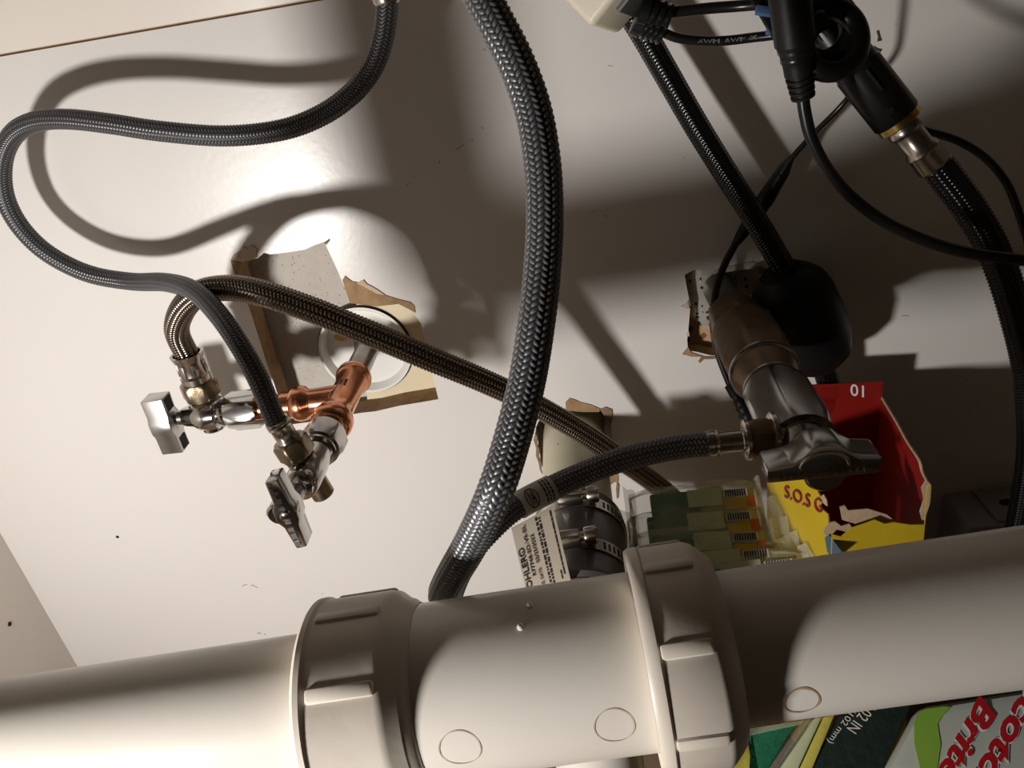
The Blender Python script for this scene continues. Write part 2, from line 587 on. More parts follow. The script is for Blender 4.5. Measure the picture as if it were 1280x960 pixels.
# torn edges
for nm, pix, mat, h0 in [
    ('torn_strip', [(428, 350), (431, 345), (440, 352), (446, 353), (452, 357), (460, 359), (470, 366), (481, 369), (497, 374), (513, 378), (518, 383), (519, 391),
                    (512, 387), (498, 380), (472, 383), (437, 379)], m_mdf, .0006),
    ('torn_paper', [(446, 354), (454, 350), (458, 355), (466, 359), (474, 364), (481, 369), (470, 367), (458, 360)], m_paper, .0009),
    ('torn_paper', [(288, 325), (292, 318), (299, 315), (304, 309), (309, 311), (314, 307), (320, 311), (321, 322), (311, 326), (302, 327)], m_paper, .0009),
    ('torn_strip', [(288, 326), (302, 328), (300, 338), (299, 352), (294, 345), (291, 335)], m_mdf, .0007),
    ('torn_strip', [(707, 503), (712, 498), (719, 500), (725, 503), (738, 506), (750, 511), (749, 515), (728, 515), (707, 513)], m_mdf, .0007),
    ('torn_strip', [(762, 590), (772, 588), (773, 602), (762, 604)], m_mdf, .0007),
    ('torn_paper', [(771, 602), (774, 606), (773, 622), (771, 624), (770, 612)], m_mdf_d, .0007),
    ('torn_paper', [(750, 512), (757, 509), (765, 512), (766, 522), (764, 530), (758, 524)], m_mdf_d, .0008),
    ('torn_paper', [(669, 541), (672, 548), (671, 556), (674, 562), (673, 571), (677, 578), (676, 588), (679, 594), (675, 588), (673, 578), (670, 570), (670, 560), (667, 550)], m_mdf_d, .0007),
    ('torn_paper', [(851, 383), (857, 380), (860, 376), (862, 386), (858, 386)], m_paper, .0008),
    ('torn_paper', [(853, 443), (860, 434), (864, 441), (880, 446), (865, 446)], m_mdf, .0008),
    ('torn_paper', [(857, 418), (861, 414), (862, 421)], m_paper, .0008),
    ('torn_paper', [(873, 452), (877, 446), (890, 446), (898, 446), (911, 443), (909, 447), (890, 449), (880, 449), (875, 454)], m_mdf_d, .0008),
    ('torn_paper', [(893, 339), (903, 333), (914, 333), (926, 329), (941, 327), (950, 331), (945, 336), (925, 337), (910, 340)], m_dry, .0008),
    ('torn_paper', [(405, 303), (411, 299), (412, 301), (408, 306)], m_mdf_d, .0007)]:
    plate(nm, pix, h0, .0005 + max(0, h0), mat, back)
# tan board low in the right cut-out
plate('tan_board', [(862, 396), (925, 396), (925, 460), (862, 460)], -(T - .004), .003, M('tan_board', (.56, .36, .21), .8, var=.3, vs=120, specks=(140, .2, .3, (.2, .1, .04))), back)
# small marks on the panel
for pix in [[(1096, 39), (1098, 38), (1100, 46), (1102, 51), (1097, 52), (1098, 46)],
            [(1089, 60), (1092, 58), (1097, 61), (1102, 62), (1101, 65), (1097, 66), (1094, 63), (1090, 63)]]:
    plate('brown_flake', pix, .0006, .0007, m_flake, back)
rs = random.Random(8)
for (u, v, a, l) in [(318, 733, 10, 9), (306, 732, -20, 6), (324, 792, 0, 5), (331, 793, 30, 2), (403, 742, 0, 1.5), (575, 184, -25, 12), (603, 160, 40, 3), (590, 175, -40, 5),
                     (549, 203, -60, 5), (700, 255, 20, 3), (741, 265, -30, 4), (757, 270, 10, 5), (763, 82, -5, 6), (855, 197, 0, 1.5), (1120, 30, 10, 2), (1132, 395, 5, 9), (1208, 475, 0, 3), (1210, 518, 10, 4), (510, 230, -70, 5), (606, 62, 50, 4), (590, 420, 30, 2), (355, 610, 0, 1.2)]:
    ca_, sa_ = math.cos(math.radians(a)), math.sin(math.radians(a))
    top_, bot_ = [], []
    for k in range(5):
        t = (k / 4 - .5) * l
        j_ = rs.uniform(-.9, .9) if l > 3 else 0
        wd_ = rs.uniform(.3, .6)
        top_.append((u + ca_ * t - sa_ * (j_ + wd_), v + sa_ * t + ca_ * (j_ + wd_)))
        bot_.append((u + ca_ * t - sa_ * (j_ - wd_), v + sa_ * t + ca_ * (j_ - wd_)))
    plate('scuff', top_ + bot_[::-1], .0001, .00012, m_scuff, back)
def pin_hole_shade(c, ax, r, parent):
    lathe('pin_hole_shade', [(0, r), (.0003, r)], c, ax, m_dark, parent, 16)  # flat dark disc on the surface; the hole's shade is its colour
pin_hole_shade(at(147, 671, 0) , (0, -1, 0), .0011, back)
pw = Vector((XL, 0, 0)); q = onplane(12, 780, pw, Vector((1, 0, 0)))
pin_hole_shade(q, (1, 0, 0), .0016, wl)

# ------------------------------------------------------------------ the pipe sleeve in the left cut-out
t_ = thing('pipe_escutcheon', 'round white plastic sleeve set in the left cut-out around the copper stub', 'escutcheon', SC + Vector((0, .004, -.028)))
lathe('sleeve', [(.0048, .0205), (.0048, .0255), (-.0015, .0275), (-.0022, .0283), (-.0022, .0268), (-.001, .0260), (.0036, .0244), (.0036, .0080), (.0048, .0080)],
      SC, (0, 1, 0), m_sleeve, t_, 56, closed=False)
lathe('dark_rim', [(.0002, .0283), (-.0006, .0288), (-.0006, .0291), (.002, .0291)], SC, (0, 1, 0), m_dark, t_, 56, closed=False)
pts = [(417, 420), (424, 416), (434, 419), (436, 424), (426, 427), (419, 424)]
plate('stain', pts, -.0199, .0003, m_stain, t_)

# ------------------------------------------------------------------ left copper tee
AX0 = at(430, 497, .05)                  # a point on the stub's axis; the axis runs straight out of the wall
OUT = Vector((0, -1, 0))
def axis_pt(h):
    return Vector((AX0.x, -h, AX0.z))
tee = thing('copper_tee', 'shiny copper press tee on a tinned stub coming out of the left cut-out', 'pipe fitting', axis_pt(.02))
lathe('stub_pipe', [(-.026, .0067), (.012, .0067), (.030, .0068)], axis_pt(0), OUT, m_solder, tee, 32, label='dull tinned stub of pipe')
lathe('run', [(.0225, .0070), (.0235, .0083), (.0258, .0097), (.0288, .0099), (.0308, .0090), (.0325, .0078), (.060, .0078), (.0670, .0079), (.0695, .0092),
              (.0725, .0104), (.0765, .0104), (.0795, .0092), (.0805, .0078)], axis_pt(0), OUT, m_copper, tee, 40)
BR0 = axis_pt(.051)
LEFT = Vector((-1, 0, 0))
lathe('branch', [(.002, .0078), (.0085, .0074), (.0165, .0070), (.0185, .0074), (.0205, .0090), (.0225, .0094), (.0248, .0094), (.0266, .0088), (.0280, .0074), (.033, .0072), (.0335, .0062)],
      BR0, LEFT, m_copper, tee, 40)
lathe('branch_pipe', [(.030, .0062), (.050, .0062)], BR0, LEFT, m_copper, tee, 32)
for k in range(2):
    for j in range(3):
        p = axis_pt(.045 + .0022 * j) + Vector((-.0004 + .0026 * k, 0, .0079))
        block('stamped_mark', p, (.0013, 0, 0), (0, .0009, 0), (0, 0, .0006), m_mdf_d, tee)

# ------------------------------------------------------------------ valve on the branch (left)
VA = BR0 + LEFT * .046
va = thing('shutoff_valve', 'chrome stop valve lying to the left of the copper tee with a tall lever', 'valve', VA + LEFT * .02 + Vector((0, 0, -.01)), 'chrome stop valves')
hexnut('hex_nut', VA, LEFT, .017, .0108, m_chrome, va, phase=.3, hint=(0, 0, 1))
lathe('body', [(.017, .0092), (.0185, .0078), (.022, .0066), (.0225, .0066), (.0235, .0084), (.0285, .0092), (.0335, .0086), (.0365, .0066), (.0425, .0052)], VA, LEFT, m_chrome, va, 36)
OA = VA + LEFT * .0285
UP = Vector((0, 0, 1))
lathe('outlet', [(-.0095, .0050), (-.0085, .0062), (0, .0064), (.0062, .0062), (.0066, .0086), (.008, .0088), (.0088, .0078), (.0095, .0066), (.014, .0066)], OA, UP, m_chrome, va, 36)
hexnut('compression_nut', OA + UP * .0105, UP, .0095, .0098, m_brass, va, phase=.2, label='brown tarnished brass compression nut')
lathe('stem', [(.042, .0042), (.0455, .0042), (.0455, .0032), (.050, .0032)], VA, LEFT, m_satin, va, 24)
HA = VA + LEFT * .0520 + Vector((0, -.003, -.001))
ha = extrude('handle', [(-.0052, .0165), (.0052, .0165), (.0046, .0075), (.0062, .0045), (.0062, -.0045), (.0046, -.0075), (.0046, -.0165), (-.0052, -.0165), (-.0052, -.006), (-.0066, -.003), (-.0066, .003), (-.0052, .006)],
             HA, (0, 1, 0), (0, 0, 1), LEFT, -.0055, .0065, m_satin, va, .0007)
for sgn in (1, -1):
    block('handle_recess_shade', HA + LEFT * -.0052 + Vector((0, 0, .0118 * sgn)), (.0012, 0, 0), (0, .0062, 0), (0, 0, .0072), m_dark, ha)  # dark plate laid on the face, painted shade instead of a hollow

# ------------------------------------------------------------------ valve on the front of the tee (lower)
VB = axis_pt(.083)
vb = thing('shutoff_valve', 'chrome stop valve pointing forward from the copper tee with its narrow lever toward the viewer', 'valve', axis_pt(.10) + Vector((0, 0, -.012)), 'chrome stop valves')
lathe('inlet_pipe', [(-.006, .0068), (.006, .0068)], VB, OUT, m_solder, vb, 32)
hexnut('hex_nut', VB + OUT * .003, OUT, .0135, .0112, m_satin, vb, phase=.15)
lathe('body', [(.0165, .0088), (.019, .0088), (.0195, .0072), (.0245, .0072), (.029, .0078), (.044, .0078), (.048, .0066), (.0495, .0045)], VB, OUT, m_chrome, vb, 36)
OB = VB + OUT * .0345
DB = (at(345, 525, .1175) - OB).normalized()
LB = (at(345, 525, .1175) - OB).length
lathe('outlet', [(-.0150, .0044), (-.0142, .0052), (0, .0054), (LB * .16, .0054), (LB * .17, .0066), (LB * .25, .0066), (LB * .26, .0056), (LB * .34, .0056)], OB, DB, m_brass, vb, 36, label='olive tarnished brass outlet')
hexnut('compression_nut', OB + DB * (LB * .30), DB, LB * .32, .0082, m_brass, vb, phase=.5, label='olive tarnished brass compression nut')
lathe('stem', [(.038, .0036), (.0580, .0036)], VB, OUT, m_satin, vb, 24)
HB = VB + OUT * .0640
tb = Vector((-.07, 0, .9975)).normalized()
sb = Vector((.9975, 0, .07))
hb = extrude('handle', [(-.0030, .0172), (.0024, .0176), (.0034, .006), (.0046, .003), (.0046, -.003), (.0034, -.006), (.0030, -.0172), (-.0018, -.0176), (-.0032, -.0062), (-.0052, -.003), (-.0052, .003), (-.0032, .0062)],
             HB, sb, tb, OUT, -.0062, .0034, m_chrome, vb, .0007)
lathe('hub_cap', [(-.006, .0052), (.0016, .0052), (.0026, .0042)], HB + sb * -.0038, OUT, m_chrome, hb, 28)
lathe('screw', [(.003, .0023), (.0046, .0023), (.005, .0014)], HB, OUT, m_chrome, hb, 16)
for j in range(9):
    if j == 4:
        continue
    zz = .0145 - j * .0036
    block('raised_mark', HB + tb * zz + OUT * .0036 + sb * (-.0002), sb * .0026, tb * random.uniform(.0010, .0026), OUT * .0007, m_satin, hb)

# ------------------------------------------------------------------ charcoal faucet hose (upper left)
hose_pts = [at(486, -40, .060), at(484, 5, .058), at(479, 45, .056), at(466, 83, .054), at(440, 117, .052), at(400, 145, .050), at(350, 163, .0495), at(280, 170, .0505), at(200, 164, .050), at(140, 155, .047),
            at(85, 149, .042), at(45, 152, .037), at(17, 168, .034), at(3, 200, .032), at(5, 243, .0305), at(25, 283, .0285), at(60, 317, .0285), at(110, 342, .0295),
            at(165, 352, .034), at(208, 353, .053), at(243, 364, .076), at(272, 392, .093), at(300, 432, .106), at(323, 474, .114), OB + DB * (LB * 1.06), OB + DB * (LB * .98)]
P, _ = smooth_path(hose_pts, .004)
h1 = thing('faucet_hose', 'thin charcoal braided hose looping from the top left down to the forward valve', 'hose', P[len(P) // 2], 'braided water hoses')
braid('braid', hose_pts, .0046, 14, .00150, b_dark, h1, .05, slant=.62)
e = Vector(P[-1]); dirn = (e - Vector(P[-3])).normalized()
lathe('lower_ferrule', [(-.0005, .0052), (.0010, .0055), (.0016, .0052), (.0024, .0055), (.0032, .0050), (.0085, .0048), (.0095, .0054), (.0105, .0054), (.011, .004)], e, -DB, m_steel, h1, 28, label='bright crimped metal ferrule')
s0 = Vector(hose_pts[1])
tube('supply_tail', [s0 + V(.0002, 0, .018), s0 + V(.001, -.001, .06), s0 + V(.004, -.004, .15), V(s0.x + .006, s0.y - .006, ZC + .006)], .0036, m_copper, h1, .004, 16, 'copper supply tail')
lathe('upper_ferrule', [(0, .0051), (.001, .0056), (.012, .0056), (.0128, .0048), (.02, .0048)], s0, (0.03, -.02, 1), m_steel, h1, 28, label='metal ferrule')

# ------------------------------------------------------------------ steel dishwasher hose (brown look) across the middle
end_a = OA + UP * .0345
br_pts = [end_a - UP * .004, end_a + UP * .002, at(221, 414, .0575), at(227, 389, .064), at(245, 369, .069), at(268, 361, .073), at(302, 361, .077), at(343, 371, .082), at(397, 390, .0855), at(436, 406, .0855), at(480, 424, .0848),
          at(534, 447, .082), at(602, 475, .073), at(668, 506, .060), at(733, 544, .047), at(780, 577, .038), at(822, 607, .032), at(850, 632, .026), at(880, 668, .020), at(905, 730, .014)]
h2 = thing('connector_hose', 'brownish steel braided hose crossing from the left valve to behind the sponge packs', 'hose', at(534, 447, .08), 'braided water hoses')
braid('braid', br_pts, .0059, 14, .00175, b_brown, h2, .075, slant=.62)
lathe('crimp_collar', [(.0160, .0052), (.0160, .0074), (.0120, .0076), (.0108, .0066), (.0040, .0066), (.0020, .0078), (-.0008, .0085), (-.0008, .0070), (.0060, .0062)], end_a + UP * .001, -UP, m_steel, h2, 36, closed=False, label='bright crimped collar')
for k in range(6):
    a = k * math.pi / 3 + .2
    c = end_a + UP * (-.0062) + Vector((.0066 * math.cos(a), .0066 * math.sin(a), 0))
    block('crimp_rib', c, Vector((math.cos(a), math.sin(a), 0)) * .0016, Vector((-math.sin(a), math.cos(a), 0)) * .0036, UP * .0072, m_steel, h2, .0006)

# ------------------------------------------------------------------ right supply: old pipe, couplings, valve
RX0 = at(902, 366, 0)
def rax(h):
    return Vector((RX0.x, -h, RX0.z))
rp = thing('supply_pipe', 'old bronze pipe with hexagon couplings coming out of the right cut-out', 'pipe', rax(.03))
lathe('nipple', [(-.02, .0088), (.034, .0088)], rax(0), OUT, m_verd, rp, 32, label='greenish old pipe nipple')
hexnut('coupling', rax(.030), OUT, .024, .0142, m_bronze, rp, phase=.1)
hexnut('union_nut', rax(.0525), OUT, .042, .0168, m_bronze, rp, phase=.35)
lathe('union_ring', [(0, .0146), (.0006, .0152), (.002, .0152), (.0026, .0144)], rax(.094), OUT, m_steel, rp, 40, label='thin bright ring')
lathe('reducer', [(.0935, .0142), (.099, .0136), (.105, .0118), (.110, .0112), (.116, .0112)], rax(0), OUT, m_bronze, rp, 36)
lathe('reducer_ring', [(0, .0118), (.0006, .0124), (.0018, .0124), (.0024, .0116)], rax(.1095), OUT, m_steel, rp, 36, label='thin bright ring')
es = thing('wall_escutcheon', 'small rust flecked metal plate recessed in the right cut-out', 'escutcheon', rax(0) + Vector((0, .01, -.024)))
lathe('plate', [(0.003, .0232), (.0048, .0228), (.0062, .0200), (.0078, .0130), (.0082, .0096), (.0082, .0090), (.003, .0090)], rax(-.0155) + Vector((.002, 0, -.003)), OUT, m_rust, es, 44, closed=False)

vc = thing('shutoff_valve', 'large chrome stop valve at the right with a wide arched handle above the yellow box', 'valve', rax(.14) + Vector((0, 0, -.014)), 'chrome stop valves')
VC = rax(.114)
hexnut('hex_nut', VC, OUT, .0400, .0148, m_chrome2, vc, phase=.30)
lathe('body', [(.0390, .0108), (.041, .0096), (.0450, .0092), (.0475, .0075), (.0500, .0065)], VC, OUT, m_chrome2, vc, 36)
OC = VC + OUT * .0370 + Vector((0, 0, .0022))
lathe('outlet', [(.003, .0064), (.0085, .0064), (.0085, .0056), (.013, .0056)], OC, LEFT, m_chrome, vc, 32)
lathe('collar', [(.0085, .0088), (.0092, .0096), (.0104, .0096), (.0110, .0084)], OC, LEFT, m_steel, vc, 36)
hexnut('compression_nut', OC + LEFT * .0108, LEFT, .0078, .0080, m_bronze, vc, phase=.2)
lathe('nut_ring', [(0, .0068), (.0006, .0078), (.0020, .0078), (.0028, .0056)], OC + LEFT * .0184, LEFT, m_steel, vc, 36)
lathe('stem', [(.048, .0058), (.0530, .0058)], VC + Vector((0, 0, .002)), OUT, m_satin, vc, 24)
HC = VC + OUT * .0545 + Vector((.0006, 0, .0042))
arch = [(-.0228, -.0045), (.0222, -.0045), (.0228, .0028), (.0140, .0042), (.0100, .0068), (.0062, .0104), (.0025, .0112), (-.0020, .0112), (-.0055, .0100), (-.0085, .0066), (-.0125, .0036), (-.0228, .0024)]
arch = [(x * .84, z * .86) for x, z in arch]
hc = extrude('handle', arch, HC, (1, 0, 0), (0, 0, 1), OUT, -.004, .0085, m_chrome2, vc, .0009)
rim = [(.0095 * math.cos(a), .0015 + .0068 * math.sin(a)) for a in [math.pi * i / 14 for i in range(15)]]
tube('handle_rim', [HC + Vector((x * .84, -.0088, z * .84)) for x, z in rim], .00075, m_satin, hc, .0008, 8)
lathe('hub', [(-.004, .0072), (.0065, .0072), (.0078, .0062)], HC + Vector((.0010, 0, -.0034)), OUT, m_chrome, hc, 36)
for j in range(13):
    x = -.0145 + j * .0024
    block('raised_mark', HC + Vector((x, -.0087, -.0018)), (random.uniform(.0010, .0018), 0, 0), (0, .0006, 0), (0, 0, random.uniform(.0012, .0020)), m_steel, hc)

# ------------------------------------------------------------------ big slate hose: down the middle, U-turn, back to the right valve
fend = OC + LEFT * .0180
bt0 = at(590, -28, .183)
btd = (bt0 - at(620, 28, .190)).normalized()
big_pts = [V(bt0.x - .075, bt0.y + .012, ZC + .01), V(bt0.x - .074, bt0.y + .012, .24), bt0 + btd * .075 + V(-.004, 0, .018), bt0 + btd * .045 + V(0, 0, .004), bt0 + btd * .020, bt0, at(620, 28, .190), at(646, 80, .195), at(667, 140, .200), at(678, 205, .206), at(681, 270, .212), at(678, 335, .218), at(671, 400, .225), at(659, 475, .232), at(640, 550, .239),
           at(617, 620, .2445), at(588, 680, .2400), at(566, 718, .2350), at(555, 741, .227), at(558, 748, .216), at(568, 725, .203), at(583, 697, .193), at(605, 669, .184), at(642, 636, .171), at(692, 609, .161), at(728, 593, .156), at(775, 575, .152),
           at(825, 563, .1500), at(862, 557, .1500), fend + LEFT * .0150]
P, _ = smooth_path(big_pts, .003)
h3 = thing('faucet_hose', 'slate grey braided hose hanging in the middle and turning back to the right valve', 'hose', at(600, 640, .23), 'braided water hoses')
braid('braid', big_pts, .0047, 16, .00165, b_big, h3, .055, slant=.62)
lathe('ferrule', [(.0165, .0048), (.0140, .0050), (.0132, .0046), (.0124, .0049), (.0115, .0042), (.0035, .0041), (.0025, .0050), (.0010, .0050), (0, .0042)], fend, LEFT, m_steel, h3, 32, label='bright crimped metal ferrule')
# paper sleeve round the hose
i0 = int(np.argmin(np.linalg.norm(P - np.array(at(644, 635, .1705)), axis=1)))
i1 = int(np.argmin(np.linalg.norm(P - np.array(at(692, 609, .161)), axis=1)))
seg = P[i0:i1 + 1]
sl = np_tube('label_sleeve', seg, np.full((len(seg), 28), .0052), m_wrapg, h3, None, 'grey printed label sleeve')
Ts, Ns, Bs = frames(seg)
def on_sleeve(s, a, lift=.00012):
    """s 0..1 along the sleeve, a = angle toward the camera in radians"""
    f = s * (len(seg) - 1)
    i = min(int(f), len(seg) - 2)
    c = Vector(seg[i] + (seg[i + 1] - seg[i]) * (f - i))
    t = Vector(Ts[i])
    to = (CAM - c); to = (to - t * to.dot(t)).normalized()
    side = t.cross(to)
    return c + (to * math.cos(a) + side * math.sin(a)) * (.0052 + lift)
def patch(name, s0_, s1_, a0, a1, mat, parent, n=5):
    vs, fs = [], []
    for i in range(2):
        for j in range(n):
            vs.append(on_sleeve(s0_ if i == 0 else s1_, a0 + (a1 - a0) * j / (n - 1)))
    for j in range(n - 1):
        fs.append((j, j + 1, n + j + 1, n + j))
    return mesh(name, vs, fs, mat, parent)
for s_ in (.66, .75, .84):
    a = -.95
    while a < .9:
        b_ = a + random.uniform(.12, .4)
        patch('print_line', s_, s_ + .05, a, min(b_, .95), m_ink, sl)
        a = b_ + .07
ov = [on_sleeve(.30 + .17 * math.cos(k * math.pi / 12), .75 * math.sin(k * math.pi / 12), .0002) for k in range(25)]
tube('print_oval', ov, .00016, m_ink, sl, .0006, 6)
for s_ in (.24, .36):
    tube('print_line', [on_sleeve(s_, a_ * .1, .0002) for a_ in range(-7, 8)], .00014, m_ink, sl, .0006, 6)
text_on('print_text', 'UPC', lambda x, y: on_sleeve(.265 + .075 * y, .42 - .84 * x, .0002), m_ink, sl, .02)

# ------------------------------------------------------------------ paper tag hanging from the sleeve
tg = thing('paper_tag', 'beige printed paper tag hanging from the slate hose in front of the drain stub', 'tag', at(680, 700, .15))
TA = at(639, 660, .1680); TB_ = at(691, 632, .1590); TC = at(664, 766, .152); TD = at(718, 744, .145)
# local frame: x runs up the tag (reading direction), y from right to left
def tagp(x, y, lift=0.0):
    lo_ = TC + (TA - TC) * x
    hi_ = TD + (TB_ - TD) * x
    p = hi_ + (lo_ - hi_) * y
    bow = math.sin(math.pi * x) * .0018
    return p + (CAM - p).normalized() * (lift + bow)
vs, fs = [], []
NX, NY = 14, 6
for layer in (0, -.0003):
    for i in range(NX + 1):
        for j in range(NY + 1):
            vs.append(tagp(i / NX, j / NY, layer))
K = (NX + 1) * (NY + 1)
for i in range(NX):
    for j in range(NY):
        a = i * (NY + 1) + j
        fs.append((a, a + 1, a + NY + 2, a + NY + 1))
        fs.append((K + a, K + a + NY + 1, K + a + NY + 2, K + a + 1))
tp = mesh('tag_paper', vs, fs, m_tag, tg, 'all')
def tag_text(s, x0, x1, y0, y1, bold=.0):
    text_on('print_text', s, lambda x, y: tagp(x0 + (x1 - x0) * x, y0 + (y1 - y0) * y, .00035), m_ink, tp, bold)
tag_text('KOHLER\u00ae', .22, .76, .835, .995 - .02, .025)
tag_text('R77748-SD-VS-BL', .41, .97, .70, .785, .02)
tag_text('F.G. DATE:', .24, .47, .565, .635, .02)
tag_text('02/25/2022', .53, .84, .565, .645, .02)
random.seed(11)
for y0 in (.415, .345):
    x = .14
    while x < .97:
        x2 = x + random.uniform(.015, .06)
        vs = [tagp(x, y0, .0003), tagp(x2, y0, .0003), tagp(x2, y0 + .04, .0003), tagp(x, y0 + .04, .0003)]
        mesh('print_line', vs, [(0, 1, 2, 3)], m_ink, tp)
        x = x2 + random.uniform(.008, .016)
for y0, xa, xb in ((.08, .28, .93), (.15, .24, .34)):
    x = xa
    while x < xb:
        x2 = x + random.uniform(.03, .11)
        mesh('print_line', [tagp(x, y0, .0003), tagp(x2, y0, .0003), tagp(x2, y0 + .028, .0003), tagp(x, y0 + .028, .0003)], [(0, 1, 2, 3)], m_ink, tp)
        x = x2 + .006

# ------------------------------------------------------------------ drain stub with rubber coupling
DS = at(719, 560, 0)
def dax(h):
    return Vector((DS.x, -h, -.2515))
ds = thing('drain_stub', 'yellowed plastic drain stub with a black rubber coupling and two steel clamps', 'pipe', dax(.05) + Vector((0, 0, -.02)))
lathe('stub_pipe', [(-.02, .0190), (.158, .0190)], dax(0), OUT, m_pvcy, ds, 44)
el = [dax(.140), dax(.156), dax(.166) + V(0, 0, -.003), dax(.173) + V(0, 0, -.011), dax(.1755) + V(0, 0, -.024), dax(.176) + V(0, 0, -.06), dax(.176) + V(0, 0, -.11), dax(.176) + V(0, 0, -.163)]
tube('elbow', el, .0195, m_pvc, ds, .004, 32)
cp = lathe('rubber_coupling', [(.080, .0200), (.080, .0226), (.0815, .0232), (.104, .0232), (.106, .0236), (.122, .0236), (.1375, .0240), (.141, .0250), (.1435, .0250), (.1450, .0232), (.1450, .0195)], dax(0), OUT, m_rubberg, ds, 48, closed=False)
def clamp(h, r, an, tail):
    c = lathe('hose_clamp', [(0, r), (0, r + .0008), (.0080, r + .0008), (.0080, r)], dax(h), OUT, m_steel, ds, 48, closed=False, label='steel worm drive clamp')
    a = an
    nrm = Vector((math.sin(a), 0, math.cos(a)))
    tan = Vector((math.cos(a), 0, -math.sin(a)))
    base = dax(h + .0040) + nrm * (r + .0034)
    extrude('screw_housing', [(-.0042, -.0024), (.0042, -.0024), (.0042, .0010), (.0026, .0030), (-.0026, .0030), (-.0042, .0010)], base, OUT, nrm, tan, -.0085, .0040, m_steel, c, .0008)
    lathe('clamp_screw', [(.004, .0022), (.0062, .0022), (.0062, .0038), (.0070, .0042), (.0112, .0042), (.0120, .0034)], base, tan, m_steel, c, 18)
    for k in range(14):
        b_ = a + .62 + k * .105
        nn = Vector((math.sin(b_), 0, math.cos(b_))); tt = Vector((math.cos(b_), 0, -math.sin(b_)))
        block('band_slot', dax(h + .0040) + nn * (r + .0008), tt * .0011, OUT * .0046, nn * .0002, m_dark, c)
    return c
clamp(.0880, .0233, .02, 0)
clamp(.1200, .0237, -.06, 0)
vs = lathe('coupling_lip', [(0, .0196), (.0004, .0226), (.0016, .0226), (.002, .0196)], dax(.1452), OUT, m_pale, ds, 48, closed=False, label='pale grey lip')

# ------------------------------------------------------------------ the white drain pipe along the front
DY0, DZ0, DYS, DZS = -.2559, -.1591, .05338, .03679
DAX = Vector((1, DYS, DZS)).normalized()
def dp(X):
    return Vector((X, DY0 + DYS * X, DZ0 + DZS * X))
dr = thing('drain_pipe', 'large white plastic drain pipe running across the front with two slip nuts', 'pipe', dp(0) + Vector((0, 0, -.03)))
ox = dp(0)
def dl(x):
    return x / DAX.x
lathe('left_pipe', [(dl(-.200), .0190), (dl(-.066), .0190)], ox, DAX, m_pvc, dr, 72)
rpipe = lathe('right_pipe', [(dl(.015), .0190), (dl(.455), .0190)], ox, DAX, m_pvc, dr, 72)
fit_ = lathe('centre_fitting', [(dl(-.066), .0205), (dl(-.055), .0222), (dl(.010), .0222), (dl(.012), .0206)], ox, DAX, m_pvc, dr, 72)
tube('tailpiece', [dp(-.186), dp(-.192), dp(-.1975) + V(0, 0, .0035), dp(-.2030) + V(0, 0, .012), dp(-.2050) + V(0, 0, .026), dp(-.2050) + V(0, 0, .08),
                   dp(-.2050) + V(0, 0, .20), dp(-.2050) + V(0, 0, .34), dp(-.2050) + V(0, 0, ZC - DZ0 + .006)], .0188, m_pvc, dr, .004, 36)

def slip_nut(x0, x1, r, lip_left, ph):
    L = dl(x1) - dl(x0)
    p = ox + DAX * dl(x0)
    if lip_left:
        prof = [(0, .0195), (-.0004, r * .955), (.0006, r * .988), (.0020, r * .988), (.0026, r * .968), (.0032, r * .962), (L * .72, r * .962), (L * .80, r * .945), (L * .90, r * .86), (L * .93, r * .855), (L * .97, r * .82), (L, .0224), (L, .0200)]
    else:
        prof = [(0, .0224), (-.0002, r * .955), (.0010, r * .982), (.0030, r * .982), (.0036, r * .965), (L * .74, r * .962), (L * .82, r * .935), (L * .93, r * .86), (L, r * .80), (L, .0195)]
    nut = lathe('slip_nut', prof, p, DAX, m_pvc_nut, dr, 96, closed=False)
    a, e1, e2 = basis(DAX)
    for k in range(8):
        an = ph + k * math.pi / 4
        nn = e1 * math.cos(an) + e2 * math.sin(an)
        tt = -e1 * math.sin(an) + e2 * math.cos(an)
        s0_, s1_ = .0034, L * .74
        block('grip_rib', p + DAX * ((s0_ + s1_) / 2) + nn * (r * .962), DAX * (s1_ - s0_), tt * .0036, nn * (r * .066), m_pvc_nut, nut, .0009)
    return nut
slip_nut(-.0805, -.0530, .0278, True, .66)
slip_nut(.0035, .0245, .0288, False, .71)

# mould circles on the pipe
def cyl_hit(u, v, r):
    d = ray(u, v).normalized()
    w0 = CAM - ox
    dpn = d - DAX * d.dot(DAX)
    wp = w0 - DAX * w0.dot(DAX)
    a, b, c = dpn.dot(dpn), 2 * dpn.dot(wp), wp.dot(wp) - r * r
    t = (-b - math.sqrt(max(0, b * b - 4 * a * c))) / (2 * a)
    p = CAM + d * t
    x = (p - ox).dot(DAX)
    n = (p - ox - DAX * x).normalized()
    return x, n
def mould_ring(u, v, r, rad, wd, mat, parent):
    x, n0 = cyl_hit(u, v, r)
    t0 = DAX.cross(n0)
    def pt(rr, a):
        xx = x + rr * math.cos(a)
        th = rr * math.sin(a) / r
        return ox + DAX * xx + (n0 * math.cos(th) + t0 * math.sin(th)) * (r + .00012)
    vs, fs = [], []
    N = 40
    for i in range(N):
        a = 2 * math.pi * i / N
        ww = wd * (.6 + .5 * math.sin(a * 2 + 1) ** 2)
        vs += [pt(rad - ww / 2, a), pt(rad + ww / 2, a)]
    for i in range(N):
        j = (i + 1) % N
        fs.append((2 * i, 2 * i + 1, 2 * j + 1, 2 * j))
    mesh('mould_mark', vs, fs, mat, parent)
mould_ring(1002, 877, .0190, .0041, .0006, m_mark, rpipe)
mould_ring(768, 908, .0222, .0047, .0003, m_markl, fit_)
mould_ring(575, 936, .0222, .0050, .0003, m_markl, fit_)
